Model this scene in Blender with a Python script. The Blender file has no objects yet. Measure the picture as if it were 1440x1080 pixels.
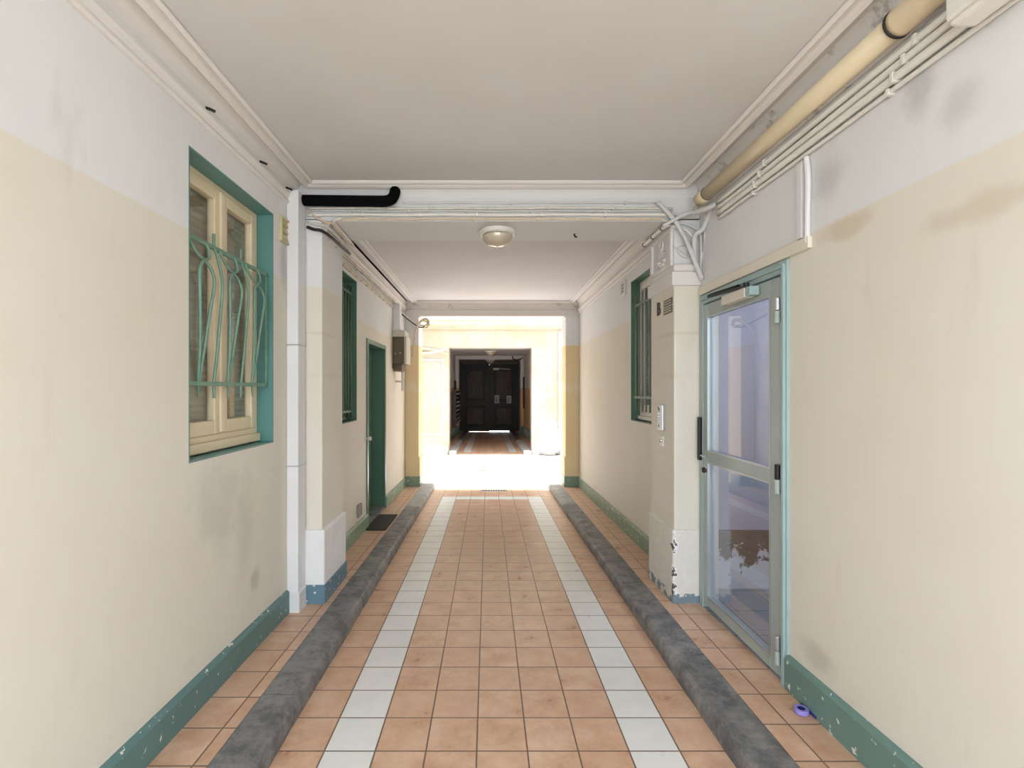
import bpy, bmesh, math, random
from mathutils import Vector, Matrix

random.seed(7)
S = 14 / 685.0            # the passage floor falls gently towards the far doors
H = 1.525                 # camera height above the floor under it
KZ = 0.09                 # walkways and kerbs stand this far above the carriageway
XL, XR = -1.36, 1.50      # the two side walls
ZC = 2.95                 # ceiling
P = 0.22                  # tile pitch
COL = bpy.context.scene.collection


def fz(y):
    return -S * y


def wz(y):
    return KZ - S * y


# ------------------------------------------------------------------ objects
def tag(o, label, cat=None, group=None, kind=None):
    o['label'] = label
    if cat:
        o['category'] = cat
    if group:
        o['group'] = group
    if kind:
        o['kind'] = kind
    return o


def thing(name, loc, label, cat, group=None, kind=None):
    o = bpy.data.objects.new(name, None)
    o.empty_display_size = 0.05
    o.location = loc
    COL.objects.link(o)
    return tag(o, label, cat, group, kind)


def wloc(o):
    v = Vector((0, 0, 0))
    while o:
        v += o.location
        o = o.parent
    return v


def obj(name, bm, m, parent=None, bevel=0.0, seg=2, smooth=False, origin=None, label=None):
    """Link the bmesh (in place coordinates) as ONE mesh object."""
    bmesh.ops.recalc_face_normals(bm, faces=bm.faces)
    me = bpy.data.meshes.new(name)
    if parent is not None:
        off = wloc(parent)
        loc = Vector((0, 0, 0))
    else:
        if origin is None:
            xs = [v.co.x for v in bm.verts]
            ys = [v.co.y for v in bm.verts]
            zs = [v.co.z for v in bm.verts]
            origin = ((min(xs) + max(xs)) / 2, (min(ys) + max(ys)) / 2, min(zs))
        off = Vector(origin)
        loc = off
    bmesh.ops.translate(bm, vec=-off, verts=bm.verts)
    if smooth:
        for f in bm.faces:
            f.smooth = True
    bm.to_mesh(me)
    bm.free()
    o = bpy.data.objects.new(name, me)
    o.location = loc
    o.parent = parent
    me.materials.append(m)
    COL.objects.link(o)
    if bevel:
        b = o.modifiers.new('bevel', 'BEVEL')
        b.width = bevel
        b.segments = seg
        b.limit_method = 'ANGLE'
        b.angle_limit = math.radians(40)
        b.harden_normals = False
    if label:
        o['label'] = label
    return o


def struct(name, bm, m, label, parent=None, **k):
    o = obj(name, bm, m, parent, **k)
    if parent is None:
        tag(o, label, None, None, 'structure')
    return o


def dup(o, delta=(0, 0, 0), label=None):
    r = o.copy()
    COL.objects.link(r)
    r.location = Vector(o.location) + Vector(delta)
    if label:
        r['label'] = label
    for ch in list(o.children):
        c = ch.copy()
        COL.objects.link(c)
        c.parent = r
        for g in list(ch.children):
            d = g.copy()
            COL.objects.link(d)
            d.parent = c
    return r


# ------------------------------------------------------------------ shapes
def BM():
    return bmesh.new()


def box(bm, x0, x1, y0, y1, z0, z1, slope=False):
    """axis box; with slope the z values ride on the falling floor"""
    vs = []
    for z in (z0, z1):
        for (x, y) in ((x0, y0), (x1, y0), (x1, y1), (x0, y1)):
            vs.append(bm.verts.new((x, y, z + (fz(y) if slope else 0))))
    for f in ((0, 3, 2, 1), (4, 5, 6, 7), (0, 1, 5, 4), (1, 2, 6, 5), (2, 3, 7, 6), (3, 0, 4, 7)):
        bm.faces.new([vs[i] for i in f])
    return vs


def B(*a, **k):
    bm = BM()
    box(bm, *a, **k)
    return bm


def prism(bm, poly, axis, a0, a1, slope=False):
    """extrude a 2D polygon along an axis. axis 'y': poly is (x,z); 'x': (y,z); 'z': (x,y)"""
    def mk(p, a):
        if axis == 'y':
            v = (p[0], a, p[1])
        elif axis == 'x':
            v = (a, p[0], p[1])
        else:
            v = (p[0], p[1], a)
        if slope:
            v = (v[0], v[1], v[2] + fz(v[1]))
        return bm.verts.new(v)
    A = [mk(p, a0) for p in poly]
    C = [mk(p, a1) for p in poly]
    n = len(poly)
    for i in range(n):
        j = (i + 1) % n
        bm.faces.new((A[i], A[j], C[j], C[i]))
    bm.faces.new(A[::-1])
    bm.faces.new(C)


def smooth_path(pts, n=6, closed=False):
    pts = [Vector(p) for p in pts]
    if len(pts) < 3:
        return pts
    out = []
    m = len(pts)
    rng = range(m if closed else m - 1)
    for i in rng:
        if closed:
            p0, p1, p2, p3 = pts[(i - 1) % m], pts[i], pts[(i + 1) % m], pts[(i + 2) % m]
        else:
            p0, p1, p2, p3 = pts[max(i - 1, 0)], pts[i], pts[i + 1], pts[min(i + 2, m - 1)]
        for k in range(n):
            t = k / n
            out.append(0.5 * ((2 * p1) + (-p0 + p2) * t + (2 * p0 - 5 * p1 + 4 * p2 - p3) * t * t + (-p0 + 3 * p1 - 3 * p2 + p3) * t ** 3))
    if not closed:
        out.append(pts[-1])
    return out


def tube(bm, pts, r, seg=10, curve=0, flat=1.0):
    pts = smooth_path(pts, curve) if curve else [Vector(p) for p in pts]
    n = len(pts)
    rr = r if isinstance(r, (list, tuple)) else [r] * n
    if len(rr) != n:
        rr = [rr[0] + (rr[-1] - rr[0]) * i / (n - 1) for i in range(n)]
    t0 = (pts[1] - pts[0]).normalized()
    up = Vector((0, 0, 1)) if abs(t0.z) < 0.9 else Vector((1, 0, 0))
    nrm = (up - t0 * up.dot(t0)).normalized()
    rings = []
    for i in range(n):
        if i == 0:
            t = pts[1] - pts[0]
        elif i == n - 1:
            t = pts[-1] - pts[-2]
        else:
            t = (pts[i + 1] - pts[i]).normalized() + (pts[i] - pts[i - 1]).normalized()
        if t.length < 1e-9:
            t = Vector(t0)
        t.normalize()
        nrm = nrm - t * nrm.dot(t)
        nrm.normalize()
        bi = t.cross(nrm)
        ring = []
        for k in range(seg):
            a = 2 * math.pi * k / seg
            ring.append(bm.verts.new(pts[i] + (nrm * math.cos(a) + bi * math.sin(a) * flat) * rr[i]))
        rings.append(ring)
    for i in range(n - 1):
        for k in range(seg):
            j = (k + 1) % seg
            bm.faces.new((rings[i][k], rings[i][j], rings[i + 1][j], rings[i + 1][k]))
    bm.faces.new(rings[0][::-1])
    bm.faces.new(rings[-1])


def T(pts, r, seg=10, curve=0, flat=1.0):
    bm = BM()
    tube(bm, pts, r, seg, curve, flat)
    return bm


def lathe(bm, prof, centre, axis='z', seg=32):
    c = Vector(centre)
    rings = []
    for (r, h) in prof:
        ring = []
        if r < 1e-5:
            p = {'z': (0, 0, h), 'x': (h, 0, 0), 'y': (0, h, 0)}[axis]
            rings.append([bm.verts.new(c + Vector(p))])
            continue
        for k in range(seg):
            a = 2 * math.pi * k / seg
            u, v = r * math.cos(a), r * math.sin(a)
            p = {'z': (u, v, h), 'x': (h, u, v), 'y': (u, h, v)}[axis]
            ring.append(bm.verts.new(c + Vector(p)))
        rings.append(ring)
    for a, b in zip(rings, rings[1:]):
        for k in range(seg):
            j = (k + 1) % seg
            if len(a) == 1 and len(b) == 1:
                continue
            if len(a) == 1:
                bm.faces.new((a[0], b[k], b[j]))
            elif len(b) == 1:
                bm.faces.new((a[k], a[j], b[0]))
            else:
                bm.faces.new((a[k], a[j], b[j], b[k]))
    if len(rings[0]) > 1:
        bm.faces.new(rings[0][::-1])
    if len(rings[-1]) > 1:
        bm.faces.new(rings[-1])


def sweep_rect(bm, x0, x1, y0, y1, prof):
    """moulding run round a rectangle; prof is a closed list of (outward offset, z)"""
    loops = []
    for (u, z) in prof:
        loops.append([bm.verts.new(p) for p in ((x0 - u, y0 - u, z), (x1 + u, y0 - u, z), (x1 + u, y1 + u, z), (x0 - u, y1 + u, z))])
    n = len(loops)
    for i in range(n):
        a, b = loops[i], loops[(i + 1) % n]
        for k in range(4):
            j = (k + 1) % 4
            bm.faces.new((a[k], a[j], b[j], b[k]))


def wall_sheet(x, ys, zs, holes):
    """wall in the plane X=x as one connected sheet with rectangular holes"""
    bm = BM()
    V = {}

    def v(y, z):
        if (y, z) not in V:
            V[(y, z)] = bm.verts.new((x, y, z))
        return V[(y, z)]
    for i in range(len(ys) - 1):
        for k in range(len(zs) - 1):
            cy, cz = (ys[i] + ys[i + 1]) / 2, (zs[k] + zs[k + 1]) / 2
            if any(a < cy < b and c < cz < d for (a, b, c, d) in holes):
                continue
            bm.faces.new((v(ys[i], zs[k]), v(ys[i + 1], zs[k]), v(ys[i + 1], zs[k + 1]), v(ys[i], zs[k + 1])))
    return bm


def thick(o, t, away):
    """give the sheet its thickness on the far side (away = -1 towards -x, +1 towards +x)"""
    m = o.modifiers.new('thickness', 'SOLIDIFY')
    m.thickness = t
    m.offset = 1 if o.data.polygons[0].normal.x * away > 0 else -1
    return o


# ------------------------------------------------------------------ materials
def lin(c):
    return tuple(((v / 255 / 12.92) if v / 255 <= 0.04045 else ((v / 255 + 0.055) / 1.055) ** 2.4) for v in c)


class NT:
    def __init__(s, name):
        s.m = bpy.data.materials.new(name)
        s.m.use_nodes = True
        s.t = s.m.node_tree
        s.t.nodes.clear()
        s.out = s.t.nodes.new('ShaderNodeOutputMaterial')

    def n(s, typ, ins=None, **k):
        nd = s.t.nodes.new('ShaderNode' + typ)
        for a, v in k.items():
            setattr(nd, a, v)
        for key, v in (ins or {}).items():
            s.set(nd.inputs[key], v)
        return nd

    def set(s, inp, v):
        if hasattr(v, 'is_output') or isinstance(v, bpy.types.NodeSocket):
            s.t.links.new(v, inp)
        else:
            if isinstance(v, (tuple, list)) and len(v) == 3 and inp.type == 'RGBA':
                v = tuple(v) + (1,)
            inp.default_value = v

    def math(s, op, a, b=0.0, c=None, clamp=False):
        nd = s.t.nodes.new('ShaderNodeMath')
        nd.operation = op
        nd.use_clamp = clamp
        s.set(nd.inputs[0], a)
        s.set(nd.inputs[1], b)
        if c is not None:
            s.set(nd.inputs[2], c)
        return nd.outputs[0]

    def mix(s, f, a, b, blend='MIX'):
        nd = s.t.nodes.new('ShaderNodeMix')
        nd.data_type = 'RGBA'
        nd.blend_type = blend
        s.set(nd.inputs[0], f)
        s.set(nd.inputs[6], a)
        s.set(nd.inputs[7], b)
        return nd.outputs[2]

    def pos(s):
        if not hasattr(s, '_p'):
            s._p = s.n('NewGeometry').outputs['Position']
            x = s.n('SeparateXYZ', {0: s._p})
            s.x, s.y, s.z = x.outputs[0], x.outputs[1], x.outputs[2]
        return s._p

    def noise(s, scale, detail=4, rough=0.55, vec=None, sc=None):
        v = vec if vec is not None else s.pos()
        if sc:
            mp = s.n('Mapping', {'Vector': v, 'Scale': sc})
            v = mp.outputs[0]
        return s.n('TexNoise', {'Vector': v, 'Scale': scale, 'Detail': detail, 'Roughness': rough}).outputs['Fac']

    def ramp(s, v, a, b):
        return s.n('MapRange', {'Value': v, 'From Min': a, 'From Max': b}).outputs[0]

    def smooth(s, v, a, b):
        return s.n('MapRange', {'Value': v, 'From Min': a, 'From Max': b}, interpolation_type='SMOOTHSTEP').outputs[0]

    def done(s, col, rough=0.6, metal=0.0, bump=None, bd=0.01, bs=0.4, spec=0.5, **k):
        b = s.n('BsdfPrincipled', {'Base Color': col, 'Roughness': rough, 'Metallic': metal, 'Specular IOR Level': spec})
        for key, v in k.items():
            s.set(b.inputs[key.replace('_', ' ')], v)
        if bump is not None:
            bp = s.n('Bump', {'Height': bump, 'Distance': bd, 'Strength': bs})
            s.t.links.new(bp.outputs[0], b.inputs['Normal'])
        s.t.links.new(b.outputs[0], s.out.inputs[0])
        return s.m


def plain(name, rgb, rough=0.5, metal=0.0, var=0.06, scale=14, bump=0.0, spec=0.5):
    """painted or moulded surface with a faint unevenness"""
    t = NT(name)
    c = lin(rgb)
    f = t.noise(scale, 5)
    a = tuple(max(0, v * (1 - var)) for v in c)
    b = tuple(min(1, v * (1 + var)) for v in c)
    col = t.mix(t.ramp(f, 0.3, 0.7), a, b)
    return t.done(col, rough, metal, f if bump else None, 0.004, bump, spec)


def stain(t, col, centre, size, dark, soft=0.9, amt=0.5, nscale=5):
    """a worn or sooty patch with its own shape at a place on the wall"""
    t.pos()
    dx = t.math('DIVIDE', t.math('SUBTRACT', t.y, centre[0]), size[0])
    dz = t.math('DIVIDE', t.math('SUBTRACT', t.z, centre[1]), size[1])
    r = t.math('SQRT', t.math('ADD', t.math('MULTIPLY', dx, dx), t.math('MULTIPLY', dz, dz)))
    n = t.noise(nscale, 6, 0.65)
    k = t.math('SUBTRACT', 1.0, t.math('ADD', r, t.math('MULTIPLY', t.math('SUBTRACT', n, 0.5), 1.8)))
    f = t.math('MULTIPLY', t.smooth(k, 0.0, soft), amt)
    return t.mix(f, col, dark)


WHITE = lin((229, 229, 227))
CREAM = lin((227, 222, 209))


def wall_mat(name, stains=(), zline=2.25, cream=CREAM, white=WHITE, base_chip=False):
    t = NT(name)
    t.pos()
    wob = t.math('MULTIPLY', t.math('SUBTRACT', t.noise(3, 3), 0.5), 0.012)
    f = t.smooth(t.math('ADD', t.z, wob), zline - 0.004, zline + 0.004)
    n1 = t.noise(1.3, 6, 0.6)
    n2 = t.noise(9, 6, 0.6)
    w = t.mix(t.ramp(n1, 0.35, 0.7), white, tuple(v * 0.93 for v in white))
    c = t.mix(t.ramp(n1, 0.3, 0.7), cream, tuple(v * m for v, m in zip(cream, (0.96, 0.935, 0.89))))
    col = t.mix(f, c, w)
    streak = t.noise(4, 5, 0.6, sc=(1, 1.6, 0.35))
    col = t.mix(t.math('MULTIPLY', t.smooth(streak, 0.58, 0.8), 0.22), col, lin((182, 168, 146)))
    for st in stains:
        col = stain(t, col, *st)
    if base_chip:
        hz = t.math('ADD', t.z, t.math('MULTIPLY', t.y, S))
        low = t.math('SUBTRACT', 1.0, t.ramp(hz, 0.2, 0.42))
        ch = t.math('MULTIPLY', t.smooth(t.noise(9, 6, 0.7), 0.55, 0.68), low)
        col = t.mix(t.math('MULTIPLY', ch, 0.55), col, lin((205, 198, 186)))
    return t.done(col, 0.62, 0, n2, 0.01, 0.16, spec=0.3)


SMUDGE = lin((140, 134, 128))
M = {}
M['wall_left'] = wall_mat('cream and white plaster', [
    ((2.45, 0.92), (0.35, 0.34), SMUDGE, 0.9, 0.20), ((2.72, 0.75), (0.16, 0.4), SMUDGE, 0.9, 0.18),
    ((2.85, 0.42), (0.09, 0.09), SMUDGE, 0.8, 0.35), ((3.25, 2.4), (0.09, 0.25), SMUDGE, 0.9, 0.45)], base_chip=True)
M['wall_right'] = wall_mat('cream and white plaster with scuffs', [
    ((1.68, 2.56), (0.09, 0.14), SMUDGE, 0.9, 0.35), ((2.15, 2.45), (0.18, 0.14), SMUDGE, 0.9, 0.28),
    ((1.55, 2.44), (0.10, 0.10), SMUDGE, 0.9, 0.25), ((2.05, 2.2), (0.2, 0.06), lin((190, 168, 130)), 0.8, 0.4),
    ((1.5, 2.08), (0.3, 0.06), lin((190, 172, 140)), 0.8, 0.35), ((2.2, 0.30), (0.16, 0.09), SMUDGE, 0.8, 0.3)], base_chip=True)
M['portal'] = wall_mat('warm cream plaster pillar', [
    ((8.0, 1.55), (2, 0.12), lin((232, 224, 208)), 0.8, 0.35)], zline=2.24, cream=lin((230, 210, 168)))
M['pilaster'] = wall_mat('cream plaster pilaster', [
    ((3.55, 1.92), (0.35, 0.018), lin((200, 180, 146)), 0.8, 0.3), ((3.6, 1.62), (0.3, 0.03), lin((205, 190, 160)), 0.8, 0.25)])


def ceiling_mat():
    t = NT('off white ceiling paint')
    n = t.noise(0.9, 5)
    col = t.mix(t.ramp(n, 0.3, 0.7), lin((218, 216, 214)), lin((209, 205, 201)))
    ch = t.smooth(t.noise(7, 8, 0.75), 0.72, 0.75)
    col = t.mix(t.math('MULTIPLY', ch, 0.35), col, lin((176, 164, 150)))
    return t.done(col, 0.7, 0, t.noise(12, 5), 0.008, 0.12, spec=0.25)


M['ceiling'] = ceiling_mat()


def mould_mat(name, amt=0.5, thr=0.6, base=(226, 221, 216), dirt=(150, 138, 124)):
    t = NT(name)
    n = t.noise(6, 7, 0.7)
    col = t.mix(t.math('MULTIPLY', t.smooth(n, thr, thr + 0.1), amt), lin(base), lin(dirt))
    return t.done(col, 0.65, 0, n, 0.006, 0.25, spec=0.3)


M['mould'] = mould_mat('painted plaster moulding', 0.3, 0.63)
M['mould_dirty'] = mould_mat('flaking plaster moulding', 0.6, 0.55, dirt=(142, 132, 122))
M['beam'] = mould_mat('grey white painted beam', 0.3, 0.62, (217, 217, 215), (165, 160, 152))


def tile_mat(name, x0, y0, banded):
    t = NT(name)
    t.pos()
    u = t.math('DIVIDE', t.math('SUBTRACT', t.x, x0), P)
    v = t.math('DIVIDE', t.math('SUBTRACT', t.y, y0), P)
    iu, iv = t.math('FLOOR', u), t.math('FLOOR', v)
    fu, fv = t.math('SUBTRACT', u, iu), t.math('SUBTRACT', v, iv)
    du = t.math('MINIMUM', fu, t.math('SUBTRACT', 1.0, fu))
    dv = t.math('MINIMUM', fv, t.math('SUBTRACT', 1.0, fv))
    d = t.math('MINIMUM', du, dv)
    tile = t.smooth(d, 0.010, 0.020)                       # 0 in the joint, 1 on the tile
    cid = t.n('CombineXYZ', {0: iu, 1: iv, 2: 0.0}).outputs[0]
    wn = t.n('TexWhiteNoise', {'Vector': cid}, noise_dimensions='3D')
    rnd = wn.outputs['Value']
    shift = t.n('VectorMath', {0: t.pos(), 1: t.n('VectorMath', {0: wn.outputs['Color'], 1: (9, 9, 9)}, operation='MULTIPLY').outputs[0]}, operation='ADD').outputs[0]
    mott = t.noise(7, 4, 0.6, vec=shift)
    fine = t.noise(40, 3, 0.5)
    a = t.mix(t.ramp(mott, 0.33, 0.67), lin((194, 149, 118)), lin((222, 190, 162)))
    a = t.mix(t.math('MULTIPLY', rnd, 0.55), a, lin((206, 167, 139)))
    a = t.mix(t.math('MULTIPLY', t.ramp(fine, 0.45, 0.75), 0.2), a, lin((230, 202, 176)))
    if banded:
        b0 = t.math('COMPARE', iu, 0.0, 0.1)
        b1 = t.math('COMPARE', iu, 6.0, 0.1)
        inb = t.math('MULTIPLY', t.math('GREATER_THAN', iu, -0.5), t.math('LESS_THAN', iu, 6.5))
        row = t.math('MULTIPLY', t.math('COMPARE', iv, 24.0, 0.1), inb)
        near = t.math('LESS_THAN', iv, 24.5)
        far = t.math('GREATER_THAN', iv, 53.5)
        w = t.math('MULTIPLY', t.math('ADD', b0, b1), t.math('ADD', near, far))
        w = t.math('MAXIMUM', w, row)
        wc = t.mix(t.ramp(mott, 0.3, 0.7), lin((236, 234, 230)), lin((226, 226, 224)))
        a = t.mix(w, a, wc)
    col = t.mix(tile, lin((120, 98, 86)), a)
    rough = t.n('MapRange', {'Value': mott, 'From Min': 0.3, 'From Max': 0.7, 'To Min': 0.27, 'To Max': 0.42}).outputs[0]
    return t.done(col, rough, 0, tile, 0.003, 0.6, spec=0.45)


M['tile'] = tile_mat('terracotta floor tile with white bands', -0.708, 2.11, True)
M['tile_walk'] = tile_mat('terracotta walkway tile', -0.708 + 0.0, 2.16, False)
M['tile_walk_left'] = tile_mat('terracotta walkway tile by the windows', -1.158, 2.13, False)
M['tile_walk_right'] = tile_mat('terracotta walkway tile by the glass door', 1.33, 2.155, False)


def stone_mat(name, a, b, c, scale=5):
    t = NT(name)
    n = t.noise(scale, 9, 0.74)
    n2 = t.noise(45, 5, 0.65)
    col = t.mix(t.ramp(n, 0.40, 0.60), lin(a), lin(b))
    col = t.mix(t.math('MULTIPLY', t.smooth(t.noise(2.6, 8, 0.72), 0.52, 0.66), 0.55), col, lin(c))
    col = t.mix(t.math('MULTIPLY', t.smooth(n2, 0.58, 0.75), 0.5), col, lin(c))
    pit = t.smooth(t.noise(16, 2, 0.5), 0.70, 0.76)
    col = t.mix(t.math('MULTIPLY', pit, 0.6), col, lin((48, 48, 50)))
    h = t.math('ADD', n, t.math('MULTIPLY', n2, 0.35))
    return t.done(col, 0.5, 0, h, 0.02, 0.4, spec=0.5)


M['kerb'] = stone_mat('worn grey kerb stone', (92, 92, 95), (136, 135, 134), (164, 161, 157), 8)
M['kerb_daylit'] = stone_mat('daylit worn grey kerb stone', (138, 137, 135), (166, 164, 160), (186, 183, 178), 8)  # lighter copy for the end stones, courtyard daylight painted into the tone
M['kerb_pale'] = stone_mat('pale kerb stone', (168, 166, 164), (186, 184, 180), (200, 199, 197))


def chip_paint(name, rgb, chip=(222, 222, 216), thr=0.66, scale=16, under=None):
    t = NT(name)
    n = t.noise(scale, 5, 0.6)
    n1 = t.noise(2.2, 5, 0.6)
    c = lin(rgb)
    col = t.mix(t.ramp(n1, 0.3, 0.7), tuple(v * 0.9 for v in c), tuple(min(1, v * 1.08) for v in c))
    f = t.smooth(n, thr, thr + 0.02)
    col = t.mix(f, col, lin(chip))
    if under:
        col = t.mix(t.smooth(n, thr + 0.05, thr + 0.065), col, lin(under))
    return t.done(col, 0.42, 0, t.math('SUBTRACT', 1.0, f), 0.004, 0.4, spec=0.4)


M['base_teal'] = chip_paint('chipped teal green paint', (94, 126, 124), thr=0.635, scale=24)
M['base_teal_right'] = chip_paint('worn teal green paint', (108, 138, 130), thr=0.63, scale=18)
M['base_blue'] = chip_paint('chipped blue paint', (100, 130, 144), thr=0.63, scale=20)
M['base_green'] = chip_paint('flaking sage green paint', (128, 150, 128), thr=0.62, scale=20, under=(96, 92, 84))
M['reveal_green'] = plain('teal green gloss paint', (92, 140, 134), 0.35, var=0.06, scale=3)
M['sash_green'] = plain('dark green gloss paint', (84, 120, 98), 0.35, var=0.08, scale=3)
M['grille'] = plain('sage green painted iron', (112, 146, 126), 0.45, var=0.12, scale=30, bump=0.2)
M['grille_dark'] = plain('dark green painted iron', (84, 112, 92), 0.45, var=0.12, scale=30, bump=0.2)
M['grille_pale'] = plain('grey green painted iron', (126, 140, 124), 0.45, var=0.12, scale=30)
M['window_cream'] = plain('yellowed cream window paint', (226, 210, 176), 0.42, var=0.05, scale=6)
M['window_white'] = plain('white window paint', (228, 224, 212), 0.42, var=0.04, scale=6)
M['slat_brown'] = plain('taupe shutter slats', (172, 154, 128), 0.5, var=0.1, scale=8)
M['slat_cream'] = plain('cream shutter slats', (214, 196, 160), 0.5, var=0.06, scale=8)
M['slat_white'] = plain('white shutter slats', (240, 239, 234), 0.5, var=0.04, scale=8)
M['pvc_cream'] = plain('cream plastic pipe', (218, 201, 168), 0.4, var=0.06, scale=2.5)
M['pvc_white'] = plain('white plastic conduit', (226, 223, 215), 0.45, var=0.05, scale=5)
M['pvc_grey'] = plain('pale grey plastic conduit', (203, 203, 200), 0.42, var=0.05, scale=8)
M['trunk'] = plain('white painted trunking', (226, 225, 224), 0.45, var=0.03, scale=3)
M['trunk_cream'] = plain('cream white trunking', (226, 218, 200), 0.45, var=0.04, scale=3)
M['cable_white'] = plain('painted white cable', (212, 207, 198), 0.55, var=0.1, scale=25)
M['cable_beige'] = plain('painted beige cable', (214, 196, 170), 0.55, var=0.1, scale=25)
M['cable_black'] = plain('black cable', (30, 29, 28), 0.5, var=0.2, scale=25)
M['foam_black'] = plain('black pipe insulation', (7, 7, 7), 0.9, var=0.3, scale=40, bump=0.4, spec=0.1)
M['ring_black'] = plain('black rubber ring', (38, 36, 34), 0.6)
M['metal_dark'] = plain('dark bronze metal', (72, 62, 50), 0.45, 0.5)
M['metal_grey'] = plain('brushed aluminium', (196, 198, 200), 0.35, 0.85, var=0.03, scale=40)
M['metal_black'] = plain('black iron', (36, 34, 33), 0.45, 0.3)
M['brass'] = plain('tarnished brass vent', (200, 188, 148), 0.45, 0.1, var=0.12, scale=30)
M['vent_dark'] = plain('brown vent mesh', (120, 98, 80), 0.6, var=0.2, scale=120)
M['vent_grey'] = plain('dusty grey vent frame', (150, 142, 130), 0.6, var=0.1)
M['paper'] = plain('white paper', (226, 226, 222), 0.6)
M['ink'] = plain('dark print', (52, 52, 52), 0.6)
M['mat_dark'] = plain('dark rubber doormat', (52, 52, 46), 0.85, var=0.25, scale=90, bump=0.6)
M['box_brown'] = plain('brown painted metal box', (96, 80, 58), 0.5, var=0.12, scale=14)
M['box_grey'] = plain('beige metal box', (206, 198, 182), 0.5, var=0.06)
M['tape'] = plain('lilac tape', (152, 138, 216), 0.35, var=0.04)
M['tape_core'] = plain('dark blue tape core', (34, 40, 104), 0.5)
M['straw'] = plain('navy blue plastic', (22, 32, 104), 0.35)
M['alu_teal'] = chip_paint('grey teal painted aluminium', (166, 177, 171), chip=(196, 190, 176), thr=0.74, scale=9)
M['alu_frame'] = chip_paint('grey teal painted frame', (158, 180, 178), chip=(206, 206, 198), thr=0.73, scale=9)
M['closer'] = plain('pale grey closer cover', (214, 208, 194), 0.4, var=0.03)
M['sign'] = plain('cream enamel sign', (216, 205, 178), 0.35, var=0.05)
M['plaque'] = plain('grey slate plaque', (104, 97, 88), 0.5, var=0.1, scale=40)
M['enamel'] = plain('white lamp rim', (226, 222, 212), 0.3, var=0.02)
M['lavender'] = plain('dull lavender plaster', (168, 168, 182), 0.6, var=0.05, scale=3)
M['vest_tile'] = plain('grey vestibule tile', (150, 150, 148), 0.4, var=0.08, scale=5)
M['letterbox'] = plain('black lacquered letterbox', (30, 26, 24), 0.4, var=0.2)


def plinth_peel(name, corner=True):
    """white plinth whose paint has come off in flakes, worst along the corner and the foot"""
    t = NT(name)
    t.pos()
    hz = t.math('ADD', t.z, t.math('MULTIPLY', t.y, S))
    low = t.math('SUBTRACT', 1.0, t.ramp(hz, 0.09, 0.24))
    # distance along the two faces from the front arris
    ex = t.math('ABSOLUTE', t.math('SUBTRACT', t.x, 1.30))
    ey = t.math('ABSOLUTE', t.math('SUBTRACT', t.y, 3.425))
    e = t.math('SUBTRACT', 1.0, t.ramp(t.math('ADD', ex, ey), 0.0, 0.085))
    n = t.noise(11, 7, 0.68)
    w = t.noise(14, 6, 0.68)
    base = t.mix(t.smooth(w, 0.45, 0.75), lin((224, 219, 208)), lin((232, 230, 224)))
    k = t.math('ADD', n, t.math('ADD', t.math('MULTIPLY', e, 0.24), t.math('MULTIPLY', low, 0.12)))
    f1 = t.smooth(k, 0.69, 0.71)
    f2 = t.smooth(k, 0.75, 0.765)
    col = t.mix(f1, base, lin((240, 240, 238)))
    col = t.mix(f2, col, lin((84, 76, 68)))
    foot = t.math('MULTIPLY', t.smooth(t.math('ADD', n, t.math('MULTIPLY', low, 0.2)), 0.64, 0.67), t.math('LESS_THAN', hz, 0.155))
    col = t.mix(foot, col, lin((122, 138, 148)))
    return t.done(col, 0.6, 0, t.math('SUBTRACT', 1.0, f2), 0.008, 0.5, spec=0.3)


M['plinth_peel'] = plinth_peel('flaking white plinth paint')


def dado_mat():
    t = NT('flaking brown and white dado')
    t.pos()
    n = t.noise(10, 9, 0.72)
    g = t.ramp(t.z, 0.12, 0.46)
    k = t.math('ADD', n, t.math('MULTIPLY', t.math('SUBTRACT', g, 0.5), 0.30))
    f = t.smooth(k, 0.465, 0.50)
    col = t.mix(f, lin((214, 214, 216)), lin((80, 66, 58)))
    return t.done(col, 0.7, 0, f, 0.01, 0.4)


M['dado'] = dado_mat()


def wood_mat(name, a, b):
    t = NT(name)
    g = t.noise(5, 6, 0.6, sc=(6, 6, 0.5))
    col = t.mix(t.ramp(g, 0.3, 0.75), lin(a), lin(b))
    return t.done(col, 0.42, 0, g, 0.004, 0.2, spec=0.35)


M['oak'] = wood_mat('dark stained oak', (22, 15, 12), (40, 28, 22))
M['oak_panel'] = wood_mat('worn brown oak', (44, 29, 22), (90, 62, 48))


def concrete_mat():
    t = NT('pale courtyard concrete')
    t.pos()
    n = t.noise(1.1, 7, 0.6)
    col = t.mix(t.ramp(n, 0.35, 0.68), lin((140, 140, 149)), lin((122, 122, 132)))
    u = t.math('FRACT', t.math('DIVIDE', t.math('ADD', t.x, 20.4), 1.6))
    v = t.math('FRACT', t.math('DIVIDE', t.math('SUBTRACT', t.y, 0.4), 1.7))
    d = t.math('MINIMUM', t.math('MINIMUM', u, t.math('SUBTRACT', 1.0, u)), t.math('MINIMUM', v, t.math('SUBTRACT', 1.0, v)))
    col = t.mix(t.math('SUBTRACT', 1.0, t.smooth(d, 0.006, 0.014)), col, lin((92, 92, 100)))
    return t.done(col, 0.75, 0, n, 0.01, 0.2)


M['concrete'] = concrete_mat()
M['asphalt'] = stone_mat('dark forecourt paving', (96, 95, 94), (112, 111, 110), (124, 123, 121))


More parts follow.
